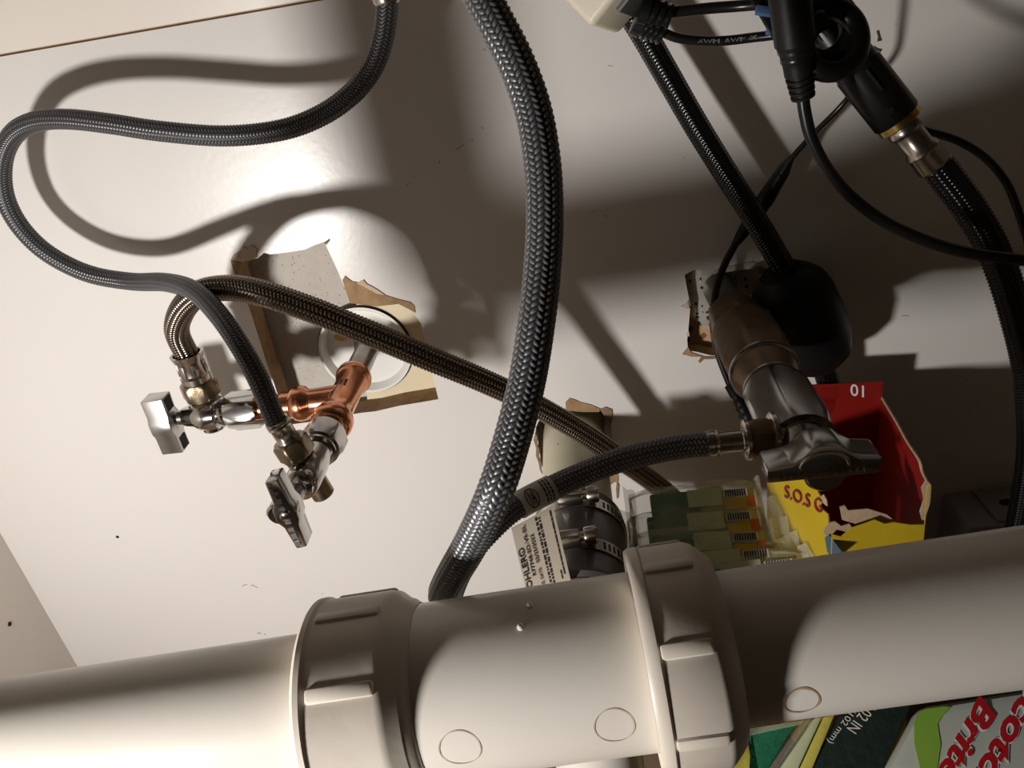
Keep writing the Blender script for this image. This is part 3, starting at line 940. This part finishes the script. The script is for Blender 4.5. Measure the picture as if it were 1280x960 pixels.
for (u, v) in ((662, 757), (651, 784)):
    x, n0 = cyl_hit(u, v, .0222)
    lathe('plastic_nub', [(-.0004, .0010), (.0004, .0009), (.0008, .0004)], ox + DAX * x + n0 * .0222, n0, m_pvc, fit_, 10)

# ------------------------------------------------------------------ pull-down hose (black) with its weight
pd_pts = [at(770, -10, .022), at(797, 30, .024), at(833, 92, .026), at(868, 153, .0275), at(905, 213, .0290), at(940, 268, .0298), at(968, 315, .0295), at(990, 355, .0285), at(1010, 404, .0270), at(1028, 455, .0240), at(1040, 492, .0195),
          V(.146, -.0125, -.275), V(.152, -.0115, -.330), V(.1545, -.0130, -.365), V(.162, -.024, -.398), V(.174, -.050, -.4055),
          V(.183, -.078, -.385), V(.187, -.094, -.340), V(.187, -.102, -.290), at(1278, 640, .105), at(1290, 560, .108), at(1286, 470, .111), at(1270, 395, .112), at(1246, 322, .110), at(1213, 262, .108), at(1172, 207, .106)]
h4 = thing('pull_down_hose', 'black braided spray hose running through the round weight and up along the right edge', 'hose', V(.2, -.05, -.40))
braid('braid', pd_pts, .0058, 14, .00160, b_black, h4, .05, slant=.62)
q0 = at(1167, 207, .106); q1 = at(1120, 147, .102)
qd = (q1 - q0).normalized(); qL = (q1 - q0).length
lathe('ferrule', [(-.001, .0054), (0, .0060), (qL * .26, .0058), (qL * .30, .0063), (qL * .36, .0058), (qL * .40, .0051), (qL * .68, .0051), (qL * .74, .0062), (qL * .82, .0062), (qL * .86, .0055), (qL * .90, .0055)], q0, qd, m_steel, h4, 32, label='dull silver ferrule')
fsn = thing('faucet_shank', 'black round faucet shank slanting in the upper right corner with a brass collar', 'faucet part', at(1070, 90, .10))
lathe('brass_collar', [(qL * .86, .0072), (qL * .88, .0078), (qL * 1.02, .0078)], q0, qd, m_brassb, fsn, 32, label='bright brass collar')
lathe('sleeve', [(qL * .98, .0060), (qL * .98, .0080), (qL * 1.02, .0084), (qL * 2.0, .0084), (qL * 2.0, .0079), (qL * 2.9, .0079)], q0, qd, m_black, fsn, 44)
sd = (CAM - q0).cross(qd).normalized()
tofront = (CAM - q0); tofront = (tofront - qd * tofront.dot(qd)).normalized()
sh0 = q0 + qd * (qL * 2.88)
tube('shank_tube', [sh0 - qd * .004, sh0 + qd * .006, sh0 + qd * .014 + V(0, 0, .006), sh0 + qd * .022 + V(0, 0, .022), sh0 + qd * .026 + V(0, 0, .06), V(sh0.x - .02, sh0.y - .004, .2), V(sh0.x - .02, sh0.y - .004, ZC + .006)], .0079, m_black, fsn, .004, 28)
block('sleeve_slot', q0 + qd * (qL * 1.75) + (tofront * .97 + sd * -.2).normalized() * .0087, qd * (qL * .40), sd * .0010, tofront * .0012, m_blackm, fsn)
lathe('sleeve_dimple', [(0, .0013), (.0005, .0013)], q0 + qd * (qL * 1.22) + tofront * .0087, tofront, m_blackm, fsn, 14)

W0 = at(976, 340, .0290); W1 = at(1027, 456, .0240)
wd = (W1 - W0).normalized(); WL = (W1 - W0).length
lathe('hose_weight', [(0.001, .0070), (.0, .0106), (.0012, .0118), (.004, .0150), (.009, .0188), (.016, .0208), (WL * .5, .0214), (WL * .72, .0208), (WL * .88, .0178), (WL * .97, .0120), (WL, .0075)], W0, wd, m_blackm, None, 48)
hw = COL.objects['hose_weight']
recentre(hw)
tag(hw, 'round black plastic weight clamped on the black spray hose beside the right cut-out', 'weight')

# ------------------------------------------------------------------ control box and its cords
c0 = at(738, 35, .105)
vd = (c0 - CAM).normalized()
dep = (c0 - CAM).length
e3 = (vd * .0255 + (R @ Vector((34, 10, 0))).normalized() * (35.4 * dep / F))
e3l = e3.length; e3n = e3.normalized()
e1 = R @ Vector((-.70, -.71, 0)); e1 = (e1 - e3n * e1.dot(e3n)).normalized()
e2 = e3n.cross(e1)
if e2.dot(R @ Vector((.7, -.7, 0))) < 0:
    e2 = -e2
bx = thing('control_box', 'beige plastic control box at the top edge with its corner pointing down', 'box', c0)
cc = c0 + e1 * .032 + e2 * .030 + e3n * e3l * .5
block('case', cc, e1 * .064, e2 * .060, e3, m_beige, bx, .0024, None, 3)
block('end_panel', c0 + e1 * -.0008 + e2 * .032 + e3n * e3l * .58, e1 * .0022, e2 * .046, e3n * e3l * .62, m_panel, bx, .0006)
bb = cc + e1 * .012 + e2 * .010
block('mounting_bracket', V(bb.x, (bb.y + e3n.y * e3l * .4) / 2, bb.z + .008), (.024, 0, 0), (0, abs(bb.y + e3n.y * e3l * .4), 0), (0, 0, .020), m_beige, bx, .001)

def boot(name, p0, p1, r0, r1, mat, parent, ribs=5, seg=24):
    d = (p1 - p0); L = d.length
    prof = [(0, r0 * .7), (L * .02, r0)]
    for k in range(ribs):
        a = L * (.30 + .68 * k / ribs); b_ = L * (.30 + .68 * (k + .55) / ribs)
        ra = r0 + (r1 - r0) * (k / ribs)
        prof += [(a, ra), (a + L * .005, ra * .80), (b_, ra * .80), (b_ + L * .005, ra * .97)]
    prof += [(L * .985, r1), (L, r1 * .8)]
    return lathe(name, prof, p0, d.normalized(), mat, parent, seg)

g0 = at(797, 24, .088)
cords = 'black power cords'
k1 = thing('black_cord', 'upper black cord running level from the beige box to the big black plug', 'cord', at(880, 10, .09), cords)
boot('cable_gland', at(799, 10, .092), at(838, 22, .092), .0056, .0044, m_black, k1, 3)
tube('cable', [at(822, 17, .092), at(850, 14, .092), at(890, 10, .093), at(930, 7, .096), at(975, 2, .104), at(1000, -8, .108)], .0019, m_black, k1)
k2 = thing('black_cord', 'lower black cord with grey lettering sagging from the beige box to the big black plug', 'cord', at(880, 48, .09), cords)
boot('cable_gland', at(795, 22, .088), at(830, 42, .088), .0058, .0042, m_black, k2, 4)
cpts = [at(826, 39, .088), at(845, 47, .0885), at(872, 51, .089), at(905, 51, .090), at(940, 47, .092), at(975, 42, .096), at(1000, 30, .100)]
cab = tube('cable', cpts, .0017, m_black, k2)
Pc, _ = smooth_path(cpts, .0006)
def on_cord(x, y):
    i = int(len(Pc) * (.28 + .42 * x)); i = min(i, len(Pc) - 2)
    c = Vector(Pc[i]); t = (Vector(Pc[i + 1]) - c).normalized()
    to = (CAM - c); to = (to - t * to.dot(t)).normalized()
    s_ = to.cross(t)
    return c + to * .00185 + s_ * ((y - .5) * .0014)
text_on('cable_text', 'AWM  AWM 80', on_cord, m_print, cab)

k3 = thing('power_plug', 'black barrel plug with ribbed strain relief on a cord dropping and swinging right', 'plug', at(990, 60, .16))
pa, pb, pc_ = at(984, -30, .130), at(997, 80, .126), at(1004, 122, .124)
lathe('plug_body', [(0, .0064), (.020, .0064), ((pb - pa).length * .75, .0060), ((pb - pa).length * .9, .0050), ((pb - pa).length, .0047)], pa, pb - pa, m_blackm, k3, 28)
for k in range(3):
    p = pa + (pb - pa) * (.66 + .11 * k)
    lathe('grip_ring', [(0, .0050), (.0004, .0062 - .0005 * k), (.0016, .0062 - .0005 * k), (.002, .0050)], p, pb - pa, m_black, k3, 28)
boot('strain_relief', pb - (pb - pa) * .02, pc_, .0047, .0039, m_blackm, k3, 4)
tube('cable', [pa + (pb - pa) * .02, pa - (pb - pa).normalized() * .02, pa + V(-.004, -.004, .05), V(pa.x - .01, pa.y - .006, .2), V(pa.x - .01, pa.y - .006, ZC + .006)], .0026, m_black, k3, .003)
tube('cable', [pc_ - (pc_ - pb) * .1, at(1006, 140, .124), at(1014, 172, .124), at(1032, 208, .124), at(1062, 244, .124), at(1105, 277, .125), at(1155, 300, .127), at(1210, 316, .130), at(1290, 326, .133), at(1340, 328, .135), V(.26, -.12, -.105), V(.33, -.10, -.12), V(.42, -.07, -.12), V(XR + .004, -.05, -.11)], .0021, m_black, k3)
bt = block('blue_tab', at(956, 14, .105), (R @ Vector((1, .15, 0))) * .0062, (R @ Vector((-.15, 1, 0))) * .0030, (R @ Vector((0, 0, 1))) * .002, m_blue, k3, .0004, 'small blue tab')
block('tab_arm', at(962, 24, .104), (R @ Vector((.5, .85, 0))) * .018, (R @ Vector((-.85, .5, 0))) * .0046, (R @ Vector((0, 0, 1))) * .002, m_blackm, k3, .0004)
block('blue_tab', at(964, 38, .105), (R @ Vector((1, .1, 0))) * .0034, (R @ Vector((-.1, 1, 0))) * .0030, (R @ Vector((0, 0, 1))) * .002, m_blue, k3, .0004, 'small blue tab')

k4 = thing('inline_cable', 'thin black cable with an inline connector crossing behind the straight black hose', 'cable', at(900, 400, .03), cords)
tube('cable', [at(812, -6, .088), at(850, -30, .085), at(920, -45, .078), at(985, -30, .068), at(1022, 0, .060), at(1040, 40, .050), at(1056, 90, .040), at(1062, 116, .034), at(1048, 136, .030), at(1018, 166, .027), at(990, 197, .025), at(975, 220, .024)], .00125, m_black, k4)
ca, cb, cd = at(990, 196, .0245), at(955, 252, .0150), at(917, 308, .0150)
lathe('connector_half', [(0, .0014), (.003, .0020), ((cb - ca).length * .30, .0033), ((cb - ca).length * .9, .0043), ((cb - ca).length, .0043)], ca, cb - ca, m_blackm, k4, 20)
lathe('connector_half', [(0, .0041), ((cd - cb).length * .4, .0040), ((cd - cb).length * .75, .0029), ((cd - cb).length, .0017)], cb, cd - cb, m_blackm, k4, 20)
tube('cable', [cd - (cd - cb) * .08, at(906, 330, .0165), at(895, 362, .021), at(891, 398, .027), at(896, 436, .033), at(908, 470, .040), at(918, 492, .045)], .0019, m_black, k4)
boot('cable_boot', at(912, 480, .043), at(938, 528, .056), .0030, .0046, m_blackm, k4, 4)

k5 = thing('cable_coil', 'black cable coiled behind the plug in the upper right', 'cable', at(1040, 50, .11), cords)
ca_, cb_ = at(1022, 30, .112), at(1044, 58, .1215)
exx, eyy = R @ Vector((1, 0, 0)), R @ Vector((0, 1, 0))
coil = []
for k in range(0, 49):
    a = -2.4 + k * .27
    f_ = k / 48
    coil.append(ca_ + (cb_ - ca_) * f_ + exx * (.0098 * math.cos(a)) + eyy * (.0098 * math.sin(a)))
tube('cable', coil, .0036, m_black, k5, .0015, 14)
k6 = thing('black_cord', 'black cord curving out from behind the silver ferrule to the right edge', 'cord', at(1220, 190, .12), cords)
tube('cable', [at(1050, 100, .072), at(1085, 130, .074), at(1120, 150, .075), at(1155, 163, .076), at(1195, 175, .077), at(1230, 196, .078), at(1257, 227, .079), at(1272, 262, .080), at(1284, 300, .080), at(1300, 350, .080), V(.222, -.080, -.17), V(.27, -.075, -.235), V(.315, -.072, -.32), V(.345, -.075, -.40), V(.37, -.085, ZF + .002)], .0016, m_black, k6)

# ------------------------------------------------------------------ soap pad box (yellow and red)
bxs = thing('soap_pad_box', 'torn open yellow and red cardboard box standing under the right valve', 'box', V(.118, -.07, ZF))
fa, fb = V(.0815, -.066, 0), V(.0985, -.1175, 0)       # left panel, from the back to the front corner
sn = (fb - fa).cross(V(0, 0, 1)).normalized()
fc = V(.1425, -.1140, 0)
fn_ = (fc - fb).cross(V(0, 0, 1)).normalized()
fd, fe = V(.1500, -.0290, 0), V(.0880, -.0290, 0)
rn = (fd - fc).cross(V(0, 0, 1)).normalized()
bn = V(0, -1, 0)
zb = ZF + .0005
def low(p):
    return V(p.x, p.y, zb)
S_ = [onplane(u, v, fa, sn) for u, v in [(960, 590), (975, 588), (992, 594), (1008, 598), (1022, 612), (1029, 624), (1027, 634), (1036, 642), (1037, 652), (1031, 662), (1038, 668)]]
sp_ = sheet('side_panel', [low(fa), low(fb)] + S_[::-1], .0006, m_yellow, bxs, 'yellow printed side panel')
Fp = [onplane(u, v, fb, fn_) for u, v in [(1040, 668), (1052, 671), (1065, 660), (1080, 655), (1094, 650), (1106, 655), (1118, 653), (1138, 656), (1156, 656), (1159, 612), (1161, 606)]]
fpn = sheet('front_panel', [low(fc), low(fb)] + Fp, .0006, m_yellow, bxs, 'yellow torn front panel')
ctop = Fp[-1]
Rp = [onplane(u, v, fc, rn) for u, v in [(1161, 608), (1152, 590), (1148, 575), (1133, 552), (1120, 528), (1108, 508), (1098, 492), (1086, 478)]]
sheet('right_panel', [low(fc)] + Rp + [V(fd.x, fd.y, Rp[-1].z), low(fd)], .0006, m_red, bxs, 'red printed inner panel')
tube('worn_rim', [p + V(.0004, 0, 0) for p in Rp], .0009, m_board, bxs, .002, 6)
bp0 = onplane(1004, 481, fd, bn); bp1 = onplane(1086, 478, fd, bn)
sheet('back_panel', [low(fd), V(fd.x, fd.y, bp1.z), bp0, V(bp0.x - .012, fd.y, bp0.z - .02), low(V(bp0.x - .012, fd.y, 0))], .0006, m_red, bxs, 'red printed back flap')
def bpl(u, v, off=.0006):
    return onplane(u, v, fd + bn * off, bn)
sheet('pale_print', [bpl(1008, 487), bpl(1050, 481), bpl(1043, 510), bpl(1020, 545), bpl(1010, 545)], .0001, m_pink, bxs)
o_ = bpl(1079, 496, .0009); exv = bpl(1063, 492, .0009) - o_; eyv = bpl(1083, 481, .0009) - o_
o_ = bpl(1078, 483, .0009)
text_on('print_text', '10', lambda x, y: bpl(1079 - 16 * x + 1 * (1 - y), 482 + 15 * (1 - y) * -1 + 15 - 3 * x, .0009) if False else bpl(1080 - 17 * x, 482 + 15 * y - 2.5 * x, .0009), m_white, bxs, .01)
def spl(u, v, off=.0009):
    return onplane(u, v, fa + sn * off, sn)
side_out = 1 if spl(990, 620, .0009).y < spl(990, 620, -.0009).y else -1
text_on('print_text', 'S.O.S G', lambda x, y: spl(980 + 47 * x, 622 + 20 * x - 16 * y - 2 * x * y, .0009 * side_out + (.0006 if side_out > 0 else 0)), m_maroon, bxs, .012)
text_on('print_text', 'limpia pads', lambda x, y: spl(982 + 46 * x, 634 + 19 * x - 6 * y, .0009 * side_out + .0006), m_orange, bxs) if False else None
sheet('blue_print', [onplane(u, v, fa + sn * .0009, sn) for u, v in [(1031, 672), (1036, 668), (1054, 692), (1044, 700), (1034, 690)]], .0001, m_bluep, bxs)
for pix in [[(1029, 664), (1036, 654), (1044, 652), (1052, 658), (1062, 655), (1066, 661), (1056, 665), (1046, 662), (1040, 668), (1032, 669)],
            [(1053, 650), (1050, 634), (1056, 632), (1060, 638), (1085, 636), (1108, 643), (1120, 652), (1108, 654), (1092, 649), (1070, 655)],
            [(1154, 655), (1150, 640), (1155, 625), (1152, 610), (1158, 600), (1164, 606), (1166, 620), (1159, 640)]]:
    sheet('torn_edge', [onplane(u, v, fb + fn_ * -.003, fn_) for u, v in pix], .0006, m_board, bxs, 'raw torn cardboard')
sheet('torn_edge', [onplane(u, v, fa + sn * .001, sn) for u, v in [(1025, 622), (1029, 618), (1033, 625), (1034, 633), (1030, 630)]], .0004, m_board, bxs, 'raw torn cardboard')

# ------------------------------------------------------------------ crumpled pack builder
def crumple(bm, amp, seed):
    rnd = random.Random(seed)
    for v in bm.verts:
        v.co += Vector((rnd.uniform(-1, 1), rnd.uniform(-1, 1), rnd.uniform(-1, 1))) * amp
def wrap_box(name, c, ex, ey, ez, mat, parent, amp, seed, cuts=5):
    bm = bmesh.new()
    bmesh.ops.create_cube(bm, size=1.0)
    bmesh.ops.subdivide_edges(bm, edges=bm.edges[:], cuts=cuts, use_grid_fill=True)
    c, ex, ey, ez = Vector(c), Vector(ex), Vector(ey), Vector(ez)
    for v in bm.verts:
        x, y, z = v.co
        k = 1 - .10 * (abs(x) * 2) ** 4
        v.co = c + ex * x + ey * y * k + ez * z * (1 - .45 * (abs(x) * 2) ** 6 - .3 * (abs(y) * 2) ** 6)
    crumple(bm, amp, seed)
    return from_bm(name, bm, mat, parent, False)

packs = 'wrapped sponge packs beside the yellow box'
lab = ['rearmost wrapped sponge pack with a green pad, topmost of the row behind the drain pipe',
       'second wrapped sponge pack from the rear with a bright green pad end',
       'third wrapped sponge pack from the rear with a yellow and red printed end',
       'fourth wrapped sponge pack from the rear, narrow strip of pale wrapper',
       'front wrapped sponge pack of the row, just above the drain pipe']
NA = V(.05, -.62, .78).normalized()                # face normal of the leaning packs
EX = V(1, .06, .015); EX = (EX - NA * EX.dot(NA)).normalized()
EY = NA.cross(EX)
if EY.z < 0:
    EY = -EY
tops = [((787, 612), (947, 597), .068), ((783, 640), (953, 626), .078), ((790, 662), (962, 652), .088), ((800, 688), (975, 672), .097), ((815, 706), (1006, 683), .104)]
for i, (a_, b_, hh) in enumerate(tops):
    pa_, pb_ = at(*a_, hh), at(*b_, hh)
    wdt = (pb_ - pa_).length
    EX = (pb_ - pa_).normalized()
    NA2 = (NA - EX * NA.dot(EX)).normalized()
    EY = NA2.cross(EX)
    if EY.z < 0:
        EY = -EY
    th = .0095
    hgt = .058
    mid = (pa_ + pb_) / 2 - EY * (hgt / 2) - NA2 * (th / 2)
    t_ = thing('sponge_pack', lab[i], 'sponge pack', mid - EY * hgt / 2, packs)
    pad_w = wdt * (.38 if i < 2 else .32)
    block('scouring_pad', mid - EX * (wdt * .5 - pad_w * .5 - .010) + NA2 * .0004, EX * pad_w, EY * (hgt - .006), NA2 * (th * .50), m_green, t_, .001)
    block('sponge', mid + EX * (wdt * .16), EX * (wdt * .60), EY * (hgt - .008), NA2 * (th * .45), m_sponge, t_, .001)
    wrap_box('wrapper', mid, EX * wdt, EY * hgt, NA2 * th, m_film, t_, .0015, 20 + i, 7)
    rn2 = random.Random(60 + i)
    for sgn, wf in ((-1, .006), (1, .012 if i else .004)):
        vs, fs = [], []
        for a in range(4):
            for b_ in range(7):
                q_ = mid + EX * (sgn * (wdt * .46 + wf * a / 3)) + EY * (hgt * (.5 - b_ / 6)) * (1 + .03 * a) + NA2 * (rn2.uniform(-.0022, .0022) + th * .2) + EY * rn2.uniform(-.0012, .0012)
                vs.append(q_)
        for a in range(3):
            for b_ in range(6):
                fs.append((a * 7 + b_, a * 7 + b_ + 1, a * 7 + b_ + 8, a * 7 + b_ + 7))
        mesh('wrapper_end', vs, fs, m_filme, t_)
    top = mid + EY * (hgt / 2 - .004) + NA2 * (th / 2 + .0006)
    # printed panels on the wrapper face near the visible edge
    for (x0, x1, yy, hh2, mt_) in [(-.06, .20, -.001, .009, m_filmp), (.22, .40, .000, .004, m_white), (.22, .38, -.006, .005, m_yellow), (.39, .45, -.005, .006, m_orange)]:
        if i > 2 and mt_ is m_orange:
            continue
        block('print_panel', top + EX * (wdt * (x0 + x1) / 2) + EY * (yy - .003), EX * (wdt * (x1 - x0)), EY * hh2, NA2 * .0003, mt_, t_)
    for k in range(9):
        block('print_bar', top + EX * (wdt * (.235 + .018 * k)) + EY * (-.003) + NA2 * .0003, EX * .0007, EY * .0036, NA2 * .0002, m_ink, t_)

# ------------------------------------------------------------------ things lying on the floor under the drain pipe
LP0, LPN = V(.1, -.1225, -.357), V(0, -.53, .848).normalized()
# = V(0, -.53, .848).normalized()
LPX = V(1, 0, 0); LPY = LPN.cross(LPX)
def lpt(u, v, lift):
    return onplane(u, v, LP0 + LPN * lift, LPN)
def flat_pack(pix, lift, thick, mat, name, parent=None, bevel=.002):
    pts = [lpt(u, v, lift) for u, v in pix]
    c = sum(pts, Vector()) / len(pts)
    return extrude(name, [((p - c).dot(LPX), (p - c).dot(LPY)) for p in pts], c, LPX, LPY, LPN, -thick, 0, mat, parent, bevel)
ZT = 0.0
t_ = thing('sponge_pack', 'wrapped yellow and green sponge pack lying flat below the right slip nut', 'sponge pack', V(.07, -.11, ZF))
flat_pack([(872, 922), (934, 911), (950, 1010), (872, 1010)], ZT, .009, m_sponge, 'sponge', t_)
flat_pack([(935, 911), (1002, 901), (985, 922), (962, 960), (940, 1010), (952, 1010)], ZT, .009, m_green, 'scouring_pad', t_)
wr = [(u, v) for u, v in [(872, 921), (960, 907), (1006, 900), (1000, 906), (962, 914), (936, 920), (872, 930)]]
flat_pack(wr, ZT + .0020, .0008, m_film, 'wrapper_edge', t_, .0003)
for k, (pix, mt_) in enumerate([([(1004, 900), (1016, 898), (970, 965), (958, 965)], m_filmc), ([(1018, 898), (1028, 896), (996, 965), (972, 965)], m_filmp), ([(1030, 896), (1044, 893), (1014, 965), (998, 965)], m_sponge)]):
    flat_pack(pix, ZT + .0012, .0100, mt_, 'wrapper_edge', t_, .0008)
pd_ = thing('scouring_pad', 'dark green scouring pad with white size lettering on the floor under the drain pipe', 'scouring pad', V(.13, -.09, ZF))
flat_pack([(1050, 893), (1143, 878), (1104, 962), (1060, 1060), (940, 1060), (1014, 962)], ZT, .008, m_dgreen, 'pad', pd_)
def ztext(s, p0, p1, up, mat, parent, bold=.0, shear=0.0, z=ZT + .0004, name='print_text'):
    # p0 -> p1 reading direction in the photograph, up = offset to the letter tops
    return text_on(name, s, lambda x, y: lpt(p0[0] + (p1[0] - p0[0]) * x + up[0] * y, p0[1] + (p1[1] - p0[1]) * x + up[1] * y, z), mat, parent, bold, shear)
ztext('4.02 IN', (1086, 876), (1058, 910), (12, 8), m_white, pd_)
ztext('(102 mm)', (1062, 884), (1032, 925), (9, 6), m_white, pd_)
bg = thing('sponge_bag', 'grey white plastic sponge bag with big red lettering in the lower right corner', 'bag', V(.18, -.10, ZF))
flat_pack([(1150, 884), (1300, 860), (1440, 880), (1400, 1060), (1085, 1060), (1108, 962)], ZT + .004, .012, m_bag, 'bag_film', bg, .005)
ZB = ZT + .0046
lp = [(1149, 890), (1158, 886), (1180, 883), (1188, 884), (1178, 895), (1172, 905), (1176, 930), (1172, 958), (1163, 1000), (1158, 1005), (1150, 960), (1143, 930), (1143, 905)]
flat_pack(lp, ZB, .0008, m_lime, 'green_print', bg, .0)
for s, p0, p1, up in (('Brite', (1224, 868), (1168, 968), (26, 17)), ('Scotch', (1289, 842), (1204, 985), (30, 19))):
    ztext(s, p0, p1, up, m_white, bg, .07, .25, ZB + .0003, 'print_outline')
    ztext(s, p0, p1, up, m_redprint, bg, .03, .25, ZB + .0007)

# ------------------------------------------------------------------ grey block on the wall at the right, clear bag in front of it
gb = thing('wall_bracket', 'dim grey plastic block with two dark oval holes low on the back panel', 'bracket', V(.232, -.02, -.36))
xa = onplane(1192, 600, (0, -.03, 0), V(0, 1, 0))
block('block_body', (.238, -.017, -.337), (.070, 0, 0), (0, .034, 0), (0, 0, .040), m_grey, gb, .002)
block('lower_strip', (.240, -.031, -.349), (.050, 0, 0), (0, .006, 0), (0, 0, .012), m_pale, gb, .001, 'paler strip')
for u, v in ((1218, 583), (1261, 577)):
    p = atz(u, v, -.3165)
    pdm = block('pad', (p.x, -.017, -.3165), (.026, 0, 0), (0, .030, 0), (0, 0, .003), m_grey, gb, .001)
    bm = bmesh.new()
    bmesh.ops.create_cone(bm, cap_ends=True, segments=20, radius1=.0038, radius2=.0038, depth=.0006,
                          matrix=Matrix.Translation((p.x, -.017, -.3148)) @ Matrix.Diagonal((1.25, .8, 1, 1)))
    from_bm('oval_hole_shade', bm, m_dark, pdm, False)  # thin dark oval on the pad, hole shade put into the colour
bm = bmesh.new()
bmesh.ops.create_icosphere(bm, subdivisions=3, radius=1.0)
rnd = random.Random(5)
for v in bm.verts:
    x, y, z = v.co
    k = 1 + rnd.uniform(-.10, .10)
    v.co = V(.292, -.078, -.385) + V(x * .034 * k, y * .026 * k, max(z * .045 * k, -.0295))
cb_ = from_bm('clear_bag', bm, m_filmc, None, False)
recentre(cb_)
tag(cb_, 'crumpled clear plastic bag at the right edge in front of the grey block', 'bag')
